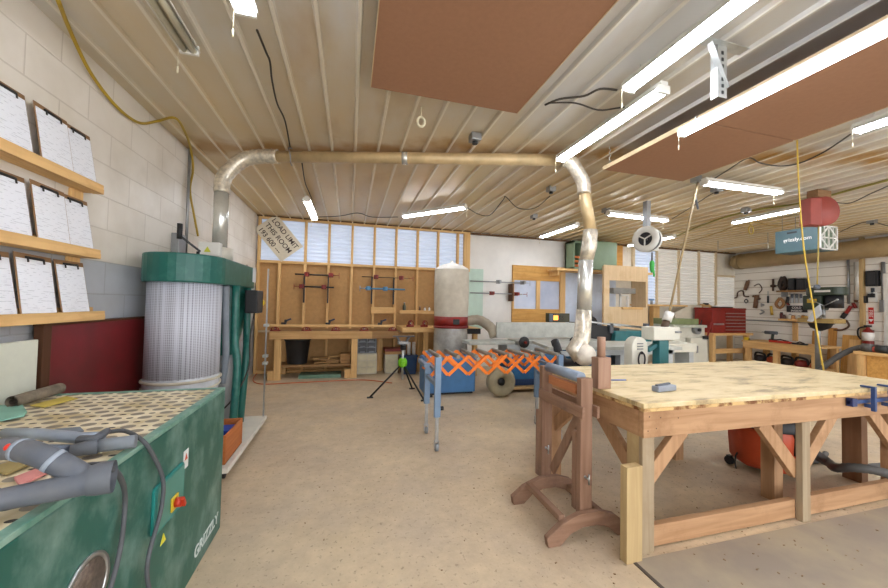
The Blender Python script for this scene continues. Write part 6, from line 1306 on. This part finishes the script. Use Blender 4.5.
# yellow cord hanging from the ceiling into the foreground
p = [atZ(797, 139, ZC-.04)]; y_c = p[0].y
cs_ = [p[0]]+[atY(px, py, y_c+.02) for px, py in ((799, 190), (804, 250), (812, 300), (820, 350), (824, 372))]
yc = thing('air_line', 'bright yellow air line hanging from the ceiling down behind the big table', 'cord', cs_[-1]); MB().tube(smooth(cs_), .0065, 8).build('cord', YEL, yc)
e_ = atZ(826, 366, .03)
cs2 = [Vector((rcx, rcy, zz0)), atY(818, 260, rcy), atY(817, 287, rcy)]
t = thing('reel_cord', 'thin tan cord with ball stop hanging straight down from the red reel', 'cord', cs2[-1]); MB().tube(cs2, .008, 8).build('cord', mat('tan_cord', '#b09a4a', .5), t); MB().sph(cs2[-1], .035).build('ball_stop', DKGREY, t)
# white hose reel with green tag
v = atY(647, 239.5, 4.2); R2 = .185
hr = thing('hose_reel', 'round white hose reel with dark hose hanging from the ceiling by the back windows', 'hose reel', (v.x, 4.2, v.z-.2))
def lat(b, prof, c, n=36, ring=False): b.lathe(prof, (0, 0, 0), 'y', n, ring); b.b.transform(Matrix.Translation(Vector(c)) @ rotm(0, 0, -1.2)); return b
lat(MB(), [(.10, -.07), (.11, -.08), (R2, -.07), (R2+.01, -.05), (R2-.01, -.046), (.10, -.05)], (v.x, 4.2, v.z), 36, True).build('front_flange', WHITE, hr)
lat(MB(), [(.03, -.045), (.17, -.045), (.17, .06), (.03, .06)], (v.x, 4.2, v.z)).build('wound_hose', mat('dark_hose', '#34363c', .5, var=.2, scale=30), hr)
lat(MB(), [(.0, .061), (R2, .061), (R2, .075), (.0, .075)], (v.x, 4.2, v.z)).build('back_flange', WHITE, hr)
for k in range(3):
    bb = MB().beam((0, -.075, 0), (.1*math.cos(k*2.1+.5), -.075, .1*math.sin(k*2.1+.5)), .018, .012, (0, 1, 0)); bb.b.transform(Matrix.Translation((v.x, 4.2, v.z)) @ rotm(0, 0, -1.2)); bb.build('spoke', WHITE, hr)
MB().box(v.x-.02, 4.18, v.z+.16, v.x+.05, 4.26, ZC-.02).build('mount', GREY, hr, .004)
MB().box(v.x+.05, 4.18, v.z-.16, v.x+.20, 4.24, v.z-.02).build('bracket', WHITE, hr, .006)
w_ = atY(652, 262, 4.2)
gt = thing('hose_connector', 'short hose with lime green fitting hanging below the white hose reel', 'hose fitting', (w_.x, 4.2, w_.z-.2)); MB().cyl((w_.x, 4.2, v.z-.19), (w_.x, 4.2, w_.z), .012, 8).build('hose', DKGREY, gt); MB().lathe([(.015, -.14), (.03, -.10), (.035, 0), (.02, .04)], (w_.x, 4.2, w_.z-.02), 'z', 12).build('fitting', mat('green_fitting', '#3fb54a', .4), gt); MB().cyl((w_.x+.04, 4.2, w_.z-.22), (w_.x+.03, 4.2, w_.z-.12), .012, 8).build('plug', mat('green_fitting', '#3fb54a', .4), gt)
# ceiling cords, boxes, ties
def ccord(pts, lb, m_=CABLE, r_=.007, z=ZC-.035, cat='cable', nm='ceiling_cable'):
    pp = [atZ(p[0], p[1], z-(p[2] if len(p) > 2 else 0)) for p in pts]; return obj1(MB().tube(smooth(pp, 5), r_, 6), nm, m_, lb, cat, 'cables on the ceiling')
ccord([(257, 30), (266, 52), (270, 62), (272, 80), (277, 103), (284, 118), (287, 130), (290, 147)], 'dark cable running from the top left lamp towards the dust pipe')
ccord([(302, 163), (305, 182), (309, 192), (312, 199)], 'short dark cable from the dust pipe to the small back left lamp')
ccord([(319, 217), (340, 216), (358, 213), (372, 217), (398, 217)], 'dark cable between the two back left lamps')
ccord([(465, 206), (478, 214, .05), (490, 215, .06), (503, 200), (506, 197), (518, 208, .05), (535, 208, .06), (550, 196)], 'dark cable drooping right of the back tube lamp')
ccord([(545, 105), (560, 99), (584, 96), (600, 89), (617, 90)], 'black cable with split plug left of the big near lamp', r_=.009)
ccord([(548, 103), (575, 103, .02), (598, 110, .05), (618, 108, .05), (640, 105, .03)], 'second black cable curving to the lamp by the pipe elbow', r_=.007)
ccord([(672, 219), (690, 208), (702, 200), (716, 192), (734, 189)], 'dark cable between the cross lamp and the glaring lamp')
ccord([(712, 180), (728, 170), (748, 158), (760, 163, .04), (780, 166, .05), (800, 163, .05), (822, 153, .03), (838, 143), (855, 131)], 'dark cable drooping under the sheets to the right edge lamp')
ccord([(672, 238), (700, 226), (740, 213), (800, 203), (850, 190), (888, 180)], 'long yellow-green hose stretched across the right ceiling', mat('olive_yellow_hose', '#8f8a3a', .5), .014)
ccord([(832, 202), (850, 203, .04), (870, 194, .03), (888, 186)], 'black cable from the red reel to the right edge')
ccord([(680, 245), (720, 232), (748, 222), (775, 226), (800, 222)], 'tan cable looping beside the lamp by the red reel', mat('tan_cord2', '#b8964a', .5), .008)
ccord([(840, 232), (858, 224), (872, 222), (888, 226)], 'thin dark cable right of the teal air cleaner')
def loop(px, py, r_, lb, m_, z=ZC-.15):
    v = atZ(px, py, z); return obj1(MB().tube([v+Vector((r_*math.cos(a), 0, r_*1.3*math.sin(a))) for a in [2*PI*k/20 for k in range(20)]], .011, 6, close=True).cyl(v+Vector((0, 0, r_*1.3)), (v.x, v.y, ZC-.02), .006, 6), 'cord_loop', m_, lb, 'cord loop')
loop(751, 230, .06, 'yellow coiled loop of air line hanging beside the red reel lamp', mat('tan_yellow', '#c9ad4a', .5))
loop(421, 122, .03, 'white string loop hanging from the ceiling behind the brown sheet', mat('cream_cord', '#d8cfb0', .6))
for px, py, lb in ((475, 139, 'small grey ceiling box beyond the middle brown sheet'), (551, 190, 'small dark ceiling box near the drop pipe'), (534, 217, 'small dark ceiling outlet above the back white wall'), (702, 188, 'grey ceiling outlet beside the slanting cable'), (606, 211, 'small box at the left end of the cross lamp'), (746, 211, 'grey ceiling box at the start of the reel lamp'), (872, 222, 'small white ceiling fitting at the right edge')):
    v = atZ(px, py, ZC-.05)
    if px == 702: v.x += .25
    t = thing('ceiling_box', lb, 'ceiling box', (v.x, v.y, ZC-.09)); MB().box(v.x-.05, v.y-.05, ZC-.075, v.x+.05, v.y+.05, ZC-.005).build('box', GREY, t, .006); MB().cyl((v.x, v.y, ZC-.075), (v.x, v.y, ZC-.10), .025, 12).build('socket', BLACK, t)
# metal rod hook under the duct
a, b_ = atZ(718, 250, 2.8), atZ(768, 243, 2.8)
ob_ = thing('steel_rod', 'thin white bent rod hanging from the ceiling left of the teal air cleaner', 'rod', (a.x, a.y, 2.7))
MB().tube([a+Vector((0, 0, .0)), b_, b_+Vector((0, 0, -.12))], .012, 8).build('rod', WHITE, ob_); MB().cyl(a+Vector((0, 0, 0)), (a.x, a.y, ZC-.01), .006, 6).cyl(b_, (b_.x, b_.y, ZC-.01), .006, 6).build('hanger', GREY, ob_)
# hand tool in front: wooden rail scraps near floor left of planer
a = px3(711, 350, 6.9)
# floor sawdust crumbs
random.seed(11)
cmb = MB()
for k in range(420):
    x = random.uniform(-.5, 4.6); y = random.uniform(.9, 5.0)
    if random.random() < .5: x = random.uniform(1.3, 3.6); y = random.uniform(1.2, 3.1)
    s = random.uniform(.003, .010); s *= .6; cmb.cbox((x, y, .004+s*.3), (s*2.0, s, s*.6), rz=random.uniform(0, 3))
tag(cmb.build('wood_chips', wood('chip', '#94795a', 'x'), loc=(0, 0, 0)), 'scattered small wood chips and sawdust crumbs on the concrete floor', 'wood chips', kind='stuff')
